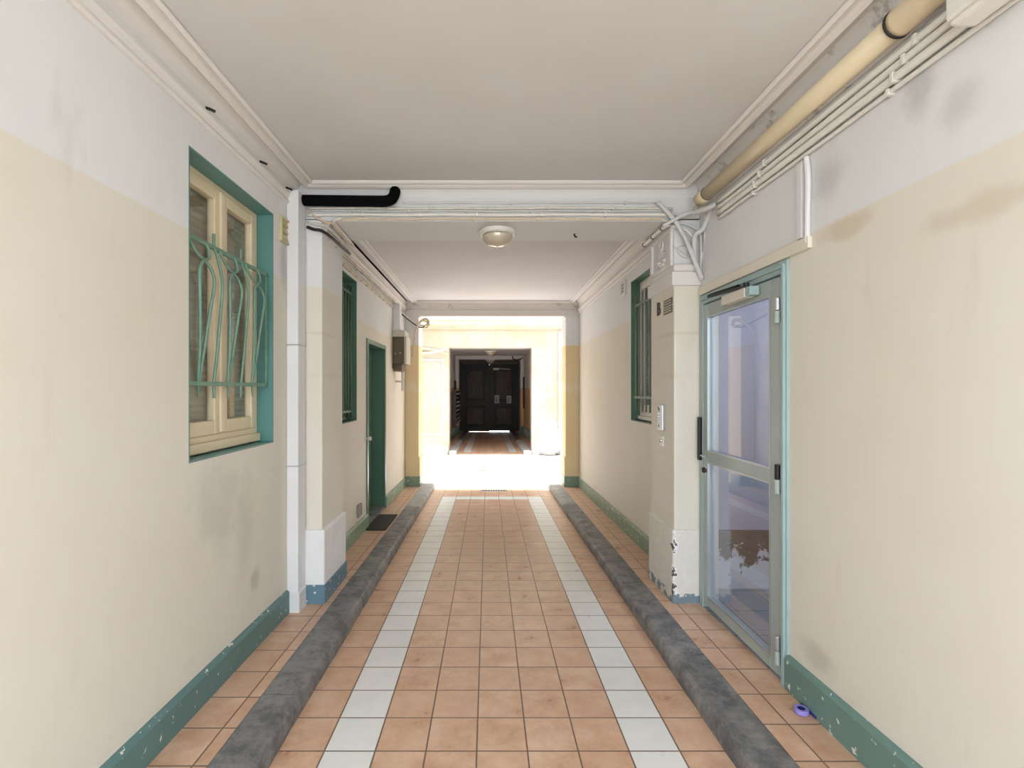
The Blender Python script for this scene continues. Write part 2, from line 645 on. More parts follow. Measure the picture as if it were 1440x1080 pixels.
def facade_mat():
    t = NT('pale courtyard render')
    t.pos()
    n = t.noise(1.4, 7, 0.65)
    col = t.mix(t.smooth(n, 0.42, 0.62), lin((188, 183, 171)), lin((184, 174, 152)))
    hz = t.math('ADD', t.z, t.math('MULTIPLY', t.y, S))
    st = t.math('MULTIPLY', t.smooth(t.noise(6, 7, 0.7), 0.55, 0.66), t.math('SUBTRACT', 1.0, t.ramp(hz, 0.2, 1.0)))
    col = t.mix(t.math('MULTIPLY', st, 0.5), col, lin((168, 148, 108)))
    return t.done(col, 0.8, 0, n, 0.01, 0.2, spec=0.2)


M['facade'] = facade_mat()
M['court_stone'] = plain('weathered whitish stone', (198, 197, 194), 0.75, var=0.1, scale=6)
M['facade_white'] = plain('whitewashed stone', (232, 231, 228), 0.75, var=0.06, scale=4)


def glass_mat(name, tint=(0.93, 0.96, 0.96), ior=1.52, boost=1.0):
    t = NT(name)
    back = t.n('NewGeometry').outputs['Backfacing']      # both faces of the pane see the same index
    fr = t.n('Fresnel', {'IOR': t.math('ADD', ior, t.math('MULTIPLY', back, 1 / ior - ior))}).outputs[0]
    tr = t.n('BsdfTransparent', {'Color': tuple(tint) + (1,)})
    gl = t.n('BsdfGlossy', {'Roughness': 0.015, 'Color': (0.95, 0.96, 1, 1)})
    mx = t.n('MixShader')
    t.set(mx.inputs[0], t.math('MULTIPLY', fr, boost, clamp=True))
    t.t.links.new(tr.outputs[0], mx.inputs[1])
    t.t.links.new(gl.outputs[0], mx.inputs[2])
    t.t.links.new(mx.outputs[0], t.out.inputs[0])
    return t.m


M['glass'] = glass_mat('clear window glass')
M['glass_door'] = glass_mat('reflective door glass', (0.90, 0.92, 0.95), 1.6, 1.1)


def dome_mat():
    t = NT('frosted lamp glass')
    n = t.noise(5, 2)
    return t.done(t.mix(n, lin((214, 204, 184)), lin((206, 194, 172))), 0.12, 0.25, None, spec=0.7)


M['dome'] = dome_mat()

# ------------------------------------------------------------------ the setting
Y0, YB, YE = -0.9, 8.45, 8.27   # open end behind the viewer, outer face of the portal, tiles' end
W1 = (2.218, 3.085, 1.19, 2.63)
W2 = (4.18, 5.05, 1.20, 2.635)
D2 = (5.50, 6.40, -0.6, 2.055)
W3 = (4.20, 5.10, 1.20, 2.64)
D1 = (2.42, 3.42, -0.6, 2.175)


def cuts(a, b, *h):
    return sorted({a, b, *h})


o = struct('wall_left', wall_sheet(XL, cuts(Y0, YB, *W1[:2], *W2[:2], *D2[:2]), cuts(-0.7, 3.2, *W1[2:], *W2[2:], *D2[3:]), [W1, W2, D2]),
           M['wall_left'], 'cream and white plaster wall holding the scrolled window grille and the green door', origin=(XL, 0, 0))
thick(o, 0.25, -1)
o = struct('wall_right', wall_sheet(XR, cuts(Y0, YB, *D1[:2], *W3[:2]), cuts(-0.7, 3.2, D1[3], *W3[2:]), [D1, W3]),
           M['wall_right'], 'cream and white plaster wall holding the glazed metal door', origin=(XR, 0, 0))
thick(o, 0.12, 1)

bm = BM()
vs = [bm.verts.new((x, y, fz(y))) for (x, y) in ((-1.09, Y0), (1.21, Y0), (1.21, YE), (-1.09, YE))]
bm.faces.new(vs)
struct('floor', bm, M['tile'], 'terracotta tiled carriageway floor with two white tile bands', origin=(0, 0, 0))
for nm, x0, x1, mt, lb in (('floor_walkway', XL, -1.10, 'tile_walk_left', 'raised terracotta tiled walkway under the scrolled window grille'),
                           ('floor_walkway', 1.22, XR, 'tile_walk_right', 'raised terracotta tiled walkway in front of the glazed metal door')):
    bm = BM()
    box(bm, x0, x1, Y0, 8.30, -0.12, KZ - 0.004, slope=True)
    struct(nm, bm, M[mt], lb)

struct('ceiling', B(-1.62, 1.63, Y0, 3.60, ZC, 3.25), M['ceiling'], 'flat off white ceiling panel over the glass door bay')
struct('ceiling', B(-1.62, 1.63, 3.80, YB, ZC, 3.25), M['ceiling'], 'flat off white ceiling panel between the cabled beam and the courtyard opening')

# plaster mouldings
RING = [(0, ZC - 0.003), (0, ZC - 0.012), (0.012, ZC - 0.022), (0.024, ZC - 0.018), (0.03, ZC - 0.010), (0.044, ZC - 0.010),
        (0.052, ZC - 0.022), (0.07, ZC - 0.030), (0.082, ZC - 0.022), (0.088, ZC - 0.003)]


def ring(x0, x1, y0, y1, label):
    bm = BM()
    sweep_rect(bm, x0, x1, y0, y1, RING)
    struct('ceiling_moulding', bm, M['mould'], label)


ring(-1.195, 1.315, Y0 + 0.2, 3.315, 'raised plaster moulding framing the ceiling over the glass door bay')
ring(-1.15, 1.315, 4.04, 7.84, 'raised plaster moulding framing the ceiling beyond the cabled beam')


def wall_cornice(x, s, y0, y1, mt, label, zl=2.775):
    # s: +1 grows towards +x. Twin-bead string course with a hollow cove above it
    prof = [(0, zl), (0.012, zl), (0.022, zl + 0.012), (0.018, zl + 0.024), (0.014, zl + 0.030), (0.020, zl + 0.042), (0.03, zl + 0.058),
            (0.03, zl + 0.072), (0.012, zl + 0.082), (0.014, zl + 0.110), (0.024, zl + 0.138), (0.040, zl + 0.158), (0.062, ZC), (0, ZC)]
    bm = BM()
    prism(bm, [(x + s * u, z) for u, z in prof], 'y', y0, y1)
    struct('cornice', bm, M[mt], label)


wall_cornice(XL, 1, Y0, 3.44, 'mould', 'plaster cornice above the scrolled window grille')
wall_cornice(XR, -1, Y0, 3.44, 'mould_dirty', 'flaking plaster cornice behind the cream pipe')
wall_cornice(XL, 1, 3.92, 8.0, 'mould', 'plaster cornice above the green door', 2.80)
wall_cornice(XR, -1, 3.92, 8.0, 'mould', 'plaster cornice above the barred window with white shutter', 2.76)

# cabled beam on two pilasters
BZ, PY0, PY1 = 2.71, 3.44, 3.92
struct('beam', B(XL, XR, PY0, PY1 - 0.02, BZ, 3.22), M['beam'], 'plaster beam carrying cables and the dome lamp', bevel=0.008)
bm = BM()
prism(bm, [(PY0, ZC), (PY0, ZC - 0.075), (PY0 - 0.012, ZC - 0.045), (PY0 - 0.03, ZC - 0.02), (PY0 - 0.045, ZC)], 'x', XL, XR)
struct('beam_cove', bm, M['beam'], 'hollow cove between the cabled beam and the ceiling', bevel=0.0)
bm = BM()
prism(bm, [(PY1 - 0.02, ZC), (PY1 - 0.02, ZC - 0.11), (PY1 + 0.02, ZC - 0.09), (PY1 + 0.05, ZC - 0.03), (PY1 + 0.08, ZC)], 'x', XL, XR)
struct('beam_cove', bm, M['mould'], 'hollow cove on the courtyard side of the cabled beam')

PLX, PRX = -1.17, 1.315
PZ = 0.535
pil = thing('pillar', (XL + 0.09, 3.68, wz(3.68)), 'cream pilaster with blue painted foot beside the white trunking', None, None, 'structure')
obj('shaft', B(XL, PLX, PY0, PY1, 0.3, BZ + 0.02), M['pilaster'], pil, bevel=0.006)
obj('plinth', B(XL, PLX + 0.022, PY0 - 0.02, PY1 + 0.03, -0.1, PZ), M['facade_white'], pil, bevel=0.014)
bm = BM()
box(bm, XL, PLX + 0.027, PY0 - 0.025, PY1 + 0.035, KZ - 0.02, KZ + 0.13, slope=True)
obj('painted_foot', bm, M['base_blue'], pil, bevel=0.004, label='chipped blue painted foot band')
bm = BM()
prism(bm, [(XL, 2.60), (PLX, 2.60), (PLX + 0.012, 2.625), (PLX + 0.045, 2.70), (PLX + 0.045, BZ + 0.01), (XL, BZ + 0.01)], 'y', PY0 + 0.03, PY1 - 0.02)
obj('corbel', bm, M['mould_dirty'], pil)

pir = thing('pillar', (XR - 0.09, 3.68, wz(3.68)), 'cream pilaster with flaking plinth carrying the intercom beside the glass door', None, None, 'structure')
obj('shaft', B(PRX, XR, PY0, PY1, 0.3, 2.27), M['pilaster'], pir, bevel=0.006)
obj('plinth', B(PRX - 0.014, XR, PY0 - 0.014, PY1 + 0.03, -0.1, PZ), M['plinth_peel'], pir, bevel=0.016)
bm = BM()
box(bm, PRX - 0.022, XR, PY0 - 0.022, PY1 + 0.02, 2.253, 2.35)
obj('impost_band', bm, M['mould'], pir, bevel=0.006)
bm = BM()
box(bm, PRX - 0.012, XR, PY0 - 0.03, PY1 + 0.012, 2.35, 2.405)
obj('impost_bead', bm, M['mould'], pir, bevel=0.016, seg=3)
obj('capital', B(PRX, XR, PY0, PY1, 2.40, BZ + 0.02), M['beam'], pir, bevel=0.004)
# relief panel on the passage side of the capital: raised border, leaves, ribbon
bm = BM()
for (a, b, c, d) in ((3.46, 3.90, 2.655, 2.70), (3.46, 3.90, 2.40, 2.43), (3.46, 3.50, 2.43, 2.655), (3.86, 3.90, 2.43, 2.655)):
    box(bm, PRX - 0.018, PRX + 0.01, a, b, c, d)
obj('relief_border', bm, M['mould'], pir, bevel=0.005)
bm = BM()
yc, zc = 3.67, 2.545
for k in range(7):
    a = math.radians(20 + k * 23)
    r0, r1 = 0.02, 0.075
    tube(bm, [(PRX - 0.004, yc + r0 * math.cos(a), zc - 0.035 + r0 * math.sin(a)), (PRX - 0.016, yc + 0.6 * r1 * math.cos(a), zc - 0.035 + 0.6 * r1 * math.sin(a)),
              (PRX - 0.004, yc + r1 * math.cos(a), zc - 0.035 + r1 * math.sin(a) * 1.1)], [0.012, 0.003], 8, 4)
for k in range(5):
    a = math.radians(-20 - k * 35)
    cy, cz = yc + 0.055 * math.cos(a), zc - 0.05 + 0.05 * math.sin(a)
    lathe(bm, [(0.0, -0.022), (0.012, -0.016), (0.02, 0.0), (0.02, 0.004)], (PRX, cy, cz), 'x', 10)
obj('relief_leaves', bm, M['mould'], pir, smooth=True)
bm = BM()
pts = [(PRX - 0.008, yc + 0.035 * math.cos(a), zc + 0.055 + 0.035 * math.sin(a)) for a in [i * 2 * math.pi / 12 for i in range(13)]]
tube(bm, pts, 0.008, 8)
obj('relief_ribbon', bm, M['mould'], pir, smooth=True)

# portal to the courtyard
QZ = 2.72


def portal_pillar(x0, x1, inner, label):
    t = thing('pillar', ((x0 + x1) / 2, 8.2, wz(8.2)), label, None, None, 'structure')
    obj('shaft', B(x0, x1, 8.0, YB, -0.6, QZ + 0.02), M['portal'], t, bevel=0.006)
    s = 1 if inner > 0 else -1
    xa, xb = (x0, x1 + 0.02) if s > 0 else (x0 - 0.02, x1)
    bm = BM()
    box(bm, xa, xb, 8.0 - 0.004, YB + 0.01, -0.2, 0.57, slope=True)
    obj('plinth', bm, M['portal'], t, bevel=0.012)
    bm = BM()
    box(bm, xa - (0 if s > 0 else 0.005), xb + (0.005 if s > 0 else 0), 7.985, 8.3, 0, KZ + 0.165, slope=True)
    obj('painted_foot', bm, M['base_green'], t, bevel=0.004, label='flaking green foot band')
    obj('cap_block', B(xa, xb, 7.975, YB, QZ - 0.02, QZ + 0.085), M['mould'], t, bevel=0.004)


portal_pillar(XL, -1.137, 1, 'ochre cream pillar at the courtyard opening beside the meter box')
portal_pillar(1.279, XR, -1, 'ochre cream pillar at the courtyard opening opposite the meter box')
struct('lintel', B(XL, XR, 8.0, YB, QZ, 3.22), M['mould'], 'pale plaster lintel over the courtyard opening', bevel=0.006)
bm = BM()
prism(bm, [(8.0, ZC), (8.0, 2.825), (7.985, 2.83), (7.975, 2.86), (7.94, 2.885), (7.925, 2.925), (7.90, ZC)], 'x', XL, XR)
struct('cornice', bm, M['mould_dirty'], 'plaster cornice above the courtyard opening')


# skirting bands
def base(nm, x, s, y0, y1, h, mt, label):
    bm = BM()
    t_ = 0.026
    prism(bm, [(x, KZ - 0.02), (x + s * t_, KZ - 0.02), (x + s * t_, KZ + h - 0.02), (x + s * (t_ - 0.008), KZ + h - 0.006), (x + s * 0.008, KZ + h), (x, KZ + h)], 'y', y0, y1, slope=True)
    struct(nm, bm, M[mt], label)


base('baseboard_left', XL, 1, Y0, 3.30, 0.145, 'base_teal', 'chipped teal skirting under the scrolled window grille')
base('baseboard_left', XL, 1, 3.95, 5.46, 0.15, 'base_green', 'green skirting between the blue footed pilaster and the green door')
base('baseboard_left', XL, 1, 6.44, 8.0, 0.15, 'base_green', 'flaking green skirting beyond the green door')
base('baseboard_right', XR, -1, Y0, 2.42, 0.165, 'base_teal_right', 'worn teal skirting beside the glass door')
base('baseboard_right', XR, -1, 3.95, 8.0, 0.15, 'base_green', 'flaking green skirting under the barred window with white shutter')


# kerb stones: each block its own object
def kerb(xi, xo, y0, y1, label, mt='kerb', top=KZ, group='kerb stones along the carriageway'):
    bm = BM()
    s = 1 if xo > xi else -1
    n = max(3, int((y1 - y0) / 0.10))
    rnd = random.Random(int(y0 * 100) + (7 if s > 0 else 3))
    rows = []
    for i in range(n + 1):
        y = y0 + (y1 - y0) * i / n
        e = 0.004 if i in (0, n) else 0
        j = lambda a: rnd.uniform(-a, a)
        prof = [(xi, -0.10), (xi + s * (0.002 + j(0.003)), top - 0.045), (xi + s * (0.007 + abs(j(0.006))), top - 0.018 - e + j(.003)), (xi + s * (0.026 + j(0.006)), top - e + j(0.002)),
                (xi + s * 0.10, top + 0.002 - e + j(0.002)), (xo - s * 0.012, top + 0.001 - e), (xo, top - 0.008), (xo, -0.10)]
        rows.append([bm.verts.new((x, y, z + fz(y))) for x, z in prof])
    for a, b in zip(rows, rows[1:]):
        for k in range(len(a)):
            q = (k + 1) % len(a)
            bm.faces.new((a[k], a[q], b[q], b[k]))
    bm.faces.new(rows[0])
    bm.faces.new(rows[-1][::-1])
    o = obj('kerb_stone', bm, M[mt])
    tag(o, label, 'kerb stone', group)
    return o


G = 0.006
cl = [(-0.9, 1.02), (1.02, 2.37), (2.37, 3.55), (3.55, 4.82), (4.82, 6.5), (6.5, 8.33)]
ll = ['kerb stone behind the first white joint, beside the scrolled window wall, cut by the picture edge',
      'large grey kerb stone below the scrolled window, nearest of its row',
      'grey kerb stone beside the foot of the white trunking',
      'grey kerb stone beside the blue footed pilaster',
      'grey kerb stone beside the green door and its dark mat',
      'daylit-toned worn end kerb stone on the meter box side of the courtyard opening']
for (a, b), l in list(zip(cl, ll))[1:]:
    kerb(-0.905, -1.105, a + G / 2, b - G / 2, l, 'kerb_daylit' if b > 8 else 'kerb')
cr = [(1.2, 2.74), (2.74, 3.96), (3.96, 5.12), (5.12, 6.7), (6.7, 8.33)]
lr = ['pitted kerb stone near the lilac tape roll, nearest of its row',
      'smooth grey kerb stone in front of the glass door and flaking plinth',
      'grey kerb stone just past the intercom pilaster, under the white shuttered window',
      'grey kerb stone halfway between the intercom pilaster and the courtyard',
      'daylit-toned worn end kerb stone at the courtyard, across from the meter box']
for (a, b), l in zip(cr, lr):
    kerb(1.025, 1.225, a + G / 2, b - G / 2, l, 'kerb_daylit' if b > 8 else 'kerb')


# ------------------------------------------------------------------ windows
def lining(x, s, w, depth, t=0.004):
    """painted reveal: four thin boards lining the hole"""
    y0, y1, z0, z1 = w
    a, b = sorted((x, x - s * depth))
    bm = BM()
    outer = [(y0 - t, z0 - t), (y1 + t, z0 - t), (y1 + t, z1 + t), (y0 - t, z1 + t)]
    inner = [(y0 + t, z0 + t), (y1 - t, z0 + t), (y1 - t, z1 - t), (y0 + t, z1 - t)]
    R = []
    for X in (a, b):
        R.append([bm.verts.new((X, y, z)) for y, z in outer])
        R.append([bm.verts.new((X, y, z)) for y, z in inner])
    for k in range(4):
        j = (k + 1) % 4
        bm.faces.new((R[0][k], R[0][j], R[1][j], R[1][k]))
        bm.faces.new((R[2][k], R[2][j], R[3][j], R[3][k]))
        bm.faces.new((R[1][k], R[1][j], R[3][j], R[3][k]))
        bm.faces.new((R[0][k], R[0][j], R[2][j], R[2][k]))
    return bm


def frame_bars(bm, x0, x1, y0, y1, z0, z1, w, wb=None):
    wb = wb or w
    box(bm, x0, x1, y0, y0 + w, z0, z1)
    box(bm, x0, x1, y1 - w, y1, z0, z1)
    box(bm, x0, x1, y0 + w, y1 - w, z1 - w, z1)
    box(bm, x0, x1, y0 + w, y1 - w, z0, z0 + wb)


def frame_xz(bm, x0, x1, y0, y1, z0, z1, w):
    box(bm, x0, x0 + w, y0, y1, z0, z1)
    box(bm, x1 - w, x1, y0, y1, z0, z1)
    box(bm, x0 + w, x1 - w, y0, y1, z1 - w, z1)
    box(bm, x0 + w, x1 - w, y0, y1, z0, z0 + w)


def slats(bm, x, s, y0, y1, z0, z1, n):
    pts = []
    h = (z1 - z0) / n
    for i in range(n):
        z = z0 + i * h
        pts += [(x, z), (x + s * 0.006, z + h * 0.25), (x + s * 0.007, z + h * 0.6), (x, z + h * 0.93)]
    pts.append((x, z1))
    poly = pts + [(x - s * 0.012, z1), (x - s * 0.012, z0)]
    prism(bm, poly, 'y', y0, y1)


def casement(num, x, s, w, depth, label, fm, sm, rm, split=True, sill=0.05):
    """s = +1 when the room side of the wall faces +x"""
    y0, y1, z0, z1 = w
    win = thing('window_%d' % num, (x - s * depth, (y0 + y1) / 2, z0), label, None, None, 'structure')
    obj('reveal', lining(x + s * 0.0005, s, w, 0.22), M[rm], win, label='green painted reveal')
    fx = x - s * depth
    a, b = sorted((fx, fx - s * 0.055))
    e = 0.004
    bm = BM()
    frame_bars(bm, a, b, y0 + e, y1 - e, z0 + e, z1 - e, 0.032, 0.09)
    obj('window_frame', bm, M[fm], win, bevel=0.004)
    bm = BM()
    c0, c1 = sorted((fx + s * 0.03, fx - s * 0.01))
    box(bm, c0, c1, y0 + e, y1 - 0.02, z0 + 0.012, z0 + sill)
    obj('window_sill', bm, M[fm], win, bevel=0.006)
    ym = (y0 + y1) / 2
    halves = [(y0 + 0.034, ym - 0.001), (ym + 0.001, y1 - 0.034)] if split else [(y0 + 0.034, y1 - 0.034)]
    for (p, q) in halves:
        bm = BM()
        ca, cb = sorted((fx + s * 0.010, fx - s * 0.035))
        frame_bars(bm, ca, cb, p, q, z0 + 0.094, z1 - 0.034, 0.062, 0.075)
        cs = obj('casement', bm, M[fm], win, bevel=0.007)
        g = fx - s * 0.02
        obj('pane', B(min(g, g - s * .004), max(g, g - s * .004), p + 0.055, q - 0.055, z0 + 0.16, z1 - 0.09), M['glass'], cs)
    if split:
        bm = BM()
        ca, cb = sorted((fx + s * 0.022, fx + s * 0.004))
        box(bm, ca, cb, ym - 0.022, ym + 0.022, z0 + 0.10, z1 - 0.04)
        obj('meeting_stile', bm, M[fm], win, bevel=0.008)
    bm = BM()
    slats(bm, fx - s * 0.058, s, y0 + 0.002, y1 - 0.002, z0, z1, 34)
    obj('roller_shutter', bm, M[sm], win)
    return win


casement(1, XL, 1, W1, 0.10, 'cream double casement window behind the scrolled green grille', 'window_cream', 'slat_brown', 'reveal_green', sill=0.062)
casement(2, XL, 1, W2, 0.13, 'narrow looking window behind straight dark green bars near the green door', 'window_white', 'slat_cream', 'sash_green')
casement(3, XR, -1, W3, 0.09, 'white shuttered window with bars on the wall of the intercom pilaster', 'window_white', 'slat_white', 'sash_green')

# scrolled grille of the first window
gx = XL - 0.035
gr = thing('window_grille', (gx, (W1[0] + W1[1]) / 2, 1.55), 'sage green iron window grille with looped scrolls before the cream casement', 'window grille')
gz0, gz1 = 1.562, 2.253
gy0, gy1 = W1[0] + 0.006, W1[1] - 0.012
obj('rail', B(gx - 0.007, gx + 0.007, gy0, gy1, gz1 - 0.022, gz1), M['grille'], gr, bevel=0.002)
obj('rail', B(gx - 0.007, gx + 0.007, gy0, gy1, gz0 - 0.022, gz0), M['grille'], gr, bevel=0.002)
obj('end_post', B(gx - 0.007, gx + 0.007, gy1 - 0.014, gy1, gz0 - 0.022, gz1), M['grille'], gr, bevel=0.002)
obj('end_post', B(gx - 0.007, gx + 0.007, gy0, gy0 + 0.014, gz0 - 0.022, gz1), M['grille'], gr, bevel=0.002)


def yz(px, py):
    """a point of the photograph carried onto the grille plane"""
    d = gx * 685 / (px - 686)
    return d, H - (py - 547) * d / 685


def belly(z):
    """the grille bows out towards the passage, most just under the crowns of the loops"""
    if z >= 2.07:
        k = max(0.0, (gz1 - z) / (gz1 - 2.07))
    else:
        k = max(0.0, (z - gz0) / (2.07 - gz0))
    return gx + 0.045 * k ** 0.8


def iron(ps):
    return [(belly(z), y, z) for (y, z) in ps]


CROWN = 2.14
for c in (2.348, 2.617, 2.884):
    w_ = 0.062
    lp = [(c - 0.004, gz0 - 0.01), (c - 0.018, 1.72), (c - 0.040, 1.90), (c - w_, 2.04), (c - w_ * 0.78, 2.105), (c, CROWN), (c + w_ * 0.78, 2.105), (c + w_, 2.04),
          (c + 0.040, 1.90), (c + 0.018, 1.72), (c + 0.004, gz0 - 0.01)]
    obj('loop', T(iron(lp), 0.0078, 8, 6), M['grille'], gr, smooth=True)
    obj('scroll_arm', T(iron([(c - 0.095, gz1 - 0.012), (c - 0.085, 2.21), (c - 0.05, 2.165), (c, CROWN + 0.008)]), 0.0072, 8, 5), M['grille'], gr, smooth=True)
    obj('scroll_arm', T(iron([(c + 0.050, gz1 - 0.012), (c + 0.062, 2.215), (c + 0.048, 2.17), (c, CROWN + 0.008)]), 0.0072, 8, 5), M['grille'], gr, smooth=True)
    obj('spike', T([(gx, c, gz0 - 0.012), (gx, c, 1.50), (gx, c, 1.478)], [0.0075, 0.002], 8), M['grille'], gr, smooth=True)
for b in (2.482, 2.753):
    obj('bar', T([(gx, b, gz1 + 0.062), (gx, b, gz1 - 0.005)] + iron([(b, 2.20), (b, 2.12), (b, 2.04), (b, 1.88), (b, 1.7), (b, gz0)]) + [(gx, b, 1.505), (gx, b, 1.478)], 0.0078, 8, 4), M['grille'], gr, smooth=True)


def bar_grille(x, w, n, zr, mt, label, zb, zt):
    y0, y1 = w[0] + 0.01, w[1] - 0.01
    g = thing('window_grille', (x, (y0 + y1) / 2, zb), label, 'window grille')
    for z in zr:
        obj('rail', B(x - 0.006, x + 0.006, y0, y1, z - 0.012, z + 0.012), M[mt], g, bevel=0.002)
    for k in range(n):
        y = y0 + (y1 - y0) * (k + 0.5) / n
        obj('bar', T([(x, y, zb), (x, y, zt)], 0.009, 8), M[mt], g, smooth=True)
    return g


bar_grille(XL - 0.045, W2, 9, (1.30, 2.50), 'grille_dark', 'dark green straight barred grille in the narrow window by the green door', 1.24, 2.575)
bar_grille(XR + 0.030, W3, 8, (1.44, 2.38), 'grille_pale', 'grey green barred grille over the white shuttered window', 1.30, 2.50)

# ------------------------------------------------------------------ the green door
y0, y1, z1 = D2[0], D2[1], D2[3]
dr = thing('door_2', (XL, (y0 + y1) / 2, wz(5.95)), 'dark green recessed door with green surround above the dark mat', None, None, 'structure')
bm = BM()
for (a, b) in ((y0 - 0.05, y0 + 0.012), (y1 - 0.012, y1 + 0.05)):
    box(bm, XL - 0.01, XL + 0.014, a, b, -0.2, z1 + 0.04)
box(bm, XL - 0.01, XL + 0.014, y0 + 0.012, y1 - 0.012, z1 - 0.012, z1 + 0.04)
obj('door_frame', bm, M['sash_green'], dr, bevel=0.004)
obj('reveal', lining(XL, 1, (y0, y1, -0.5, z1), 0.24), M['sash_green'], dr)
lf = obj('door_leaf', B(XL - 0.20, XL - 0.16, y0 + 0.004, y1 - 0.004, wz(y1) - 0.02, z1 - 0.004), M['sash_green'], dr, bevel=0.004)
bm = BM()
for (za, zb) in ((0.15, 0.85), (1.0, 1.9)):
    frame_bars(bm, XL - 0.165, XL - 0.150, y0 + 0.12, y1 - 0.12, za, zb, 0.03)
obj('panel_moulding', bm, M['sash_green'], lf, bevel=0.005)
bm = BM()
lathe(bm, [(0.0, 0.06), (0.018, 0.056), (0.026, 0.042), (0.02, 0.026), (0.01, 0.018), (0.012, 0.0)], (XL + 0.002, y0 - 0.05, 0.97), 'x', 16)
obj('knob', bm, M['enamel'], dr, smooth=True, label='round white knob')
obj('threshold', B(XL - 0.2, XL + 0.01, y0 + 0.005, y1 - 0.005, -0.2, wz(5.5) + 0.012), M['kerb'], dr)

mt_ = BM()
box(mt_, -1.345, -1.115, 5.32, 6.02, KZ - 0.004, KZ + 0.010, slope=True)
tag(obj('doormat', mt_, M['mat_dark'], bevel=0.003), 'dark rubber doormat on the walkway in front of the green door', 'doormat')

# ------------------------------------------------------------------ the glass door
y0, y1, z1 = D1[0], D1[1], D1[3]
d1 = thing('door_1', (XR, (y0 + y1) / 2, wz(2.9)), 'grey teal metal door glazed in two panes beside the flaking plinth', None, None, 'structure')
FX = XR - 0.014


def zfloor(y):
    return wz(y)


def slab_bottom(bm, x0, x1, ya, yb, za, zb, zc, zd):
    """box whose bottom goes za->zb and top zc->zd from ya to yb"""
    vs = [bm.verts.new(p) for p in ((x0, ya, za), (x1, ya, za), (x1, yb, zb), (x0, yb, zb), (x0, ya, zc), (x1, ya, zc), (x1, yb, zd), (x0, yb, zd))]
    for f in ((0, 3, 2, 1), (4, 5, 6, 7), (0, 1, 5, 4), (1, 2, 6, 5), (2, 3, 7, 6), (3, 0, 4, 7)):
        bm.faces.new([vs[i] for i in f])


bm = BM()
box(bm, FX, XR + 0.06, y0, y0 + 0.055, -0.05, z1)
box(bm, FX, XR + 0.06, y1 - 0.05, y1, -0.05, z1)
box(bm, FX, XR + 0.06, y0 + 0.055, y1 - 0.05, z1 - 0.065, z1)
obj('door_frame', bm, M['alu_frame'], d1, bevel=0.004)
bm = BM()
box(bm, FX - 0.012, FX + 0.006, y0 + 0.012, y0 + 0.034, -0.0, z1 - 0.02)
box(bm, FX - 0.012, FX + 0.006, y0 + 0.034, y1 - 0.02, z1 - 0.04, z1 - 0.02)
obj('frame_bead', bm, M['alu_frame'], d1, bevel=0.004)
ly0, ly1, lz0, lz1 = y0 + 0.062, y1 - 0.056, wz(y0) + 0.016, z1 - 0.075
LX0, LX1 = XR - 0.012, XR + 0.034
leaf = BM()
box(leaf, LX0, LX1, ly0, ly0 + 0.085, lz0, lz1)
box(leaf, LX0, LX1, ly1 - 0.065, ly1, lz0, lz1)
box(leaf, LX0, LX1, ly0 + 0.085, ly1 - 0.065, lz1 - 0.085, lz1)
box(leaf, LX0, LX1, ly0 + 0.085, ly1 - 0.065, 1.03, 1.105)
box(leaf, LX0, LX1, ly0 + 0.085, ly1 - 0.065, lz0, lz0 + 0.062)
lf = obj('door_leaf', leaf, M['alu_teal'], d1, bevel=0.004)
gxx = XR + 0.008
for (za, zb) in ((1.105, lz1 - 0.085), (lz0 + 0.062, 1.03)):
    obj('pane', B(gxx, gxx + 0.006, ly0 + 0.078, ly1 - 0.058, za - 0.004, zb + 0.004), M['glass_door'], lf)
    bm = BM()
    frame_bars(bm, LX0 - 0.003, LX0 + 0.012, ly0 + 0.083, ly1 - 0.063, za - 0.002, zb + 0.002, 0.008)
    obj('gasket', bm, M['metal_grey'], lf)
# closer: body on the leaf, two bar arm to the frame head
cb = obj('door_closer', B(LX0 - 0.062, LX0 - 0.004, 2.71, 2.98, 2.035, 2.092), M['closer'], lf, bevel=0.006, label='pale grey closer body')
obj('closer_cap', B(LX0 - 0.060, LX0 - 0.006, 2.655, 2.708, 2.038, 2.090), M['alu_frame'], cb, bevel=0.006)
bm = BM()
tube(bm, [(LX0 - 0.045, 2.72, 2.100), (LX0 - 0.085, 3.10, 2.112)], 0.009, 8)
tube(bm, [(LX0 - 0.085, 3.10, 2.118), (LX0 - 0.01, 2.86, 2.135)], 0.008, 8)
lathe(bm, [(0.016, -0.014), (0.016, 0.022)], (LX0 - 0.045, 2.72, 2.095), 'z', 14)
obj('closer_arm', bm, M['metal_black'], cb)
# hinges
for (za, zb, dark) in ((1.86, 1.99, False), (0.99, 1.14, True), (0.12, 0.265, False)):
    bm = BM()
    tube(bm, [(LX0 - 0.012, ly0 + 0.002, za), (LX0 - 0.012, ly0 + 0.002, (za + zb) / 2 - 0.002)], 0.014, 12)
    hg = obj('hinge', bm, M['alu_teal'], lf, bevel=0.003)
    bm = BM()
    tube(bm, [(LX0 - 0.012, ly0 + 0.002, (za + zb) / 2 + 0.001), (LX0 - 0.012, ly0 + 0.002, zb)], 0.013, 12)
    obj('hinge_knuckle', bm, M['metal_black'] if dark else M['metal_grey'], hg, bevel=0.003)
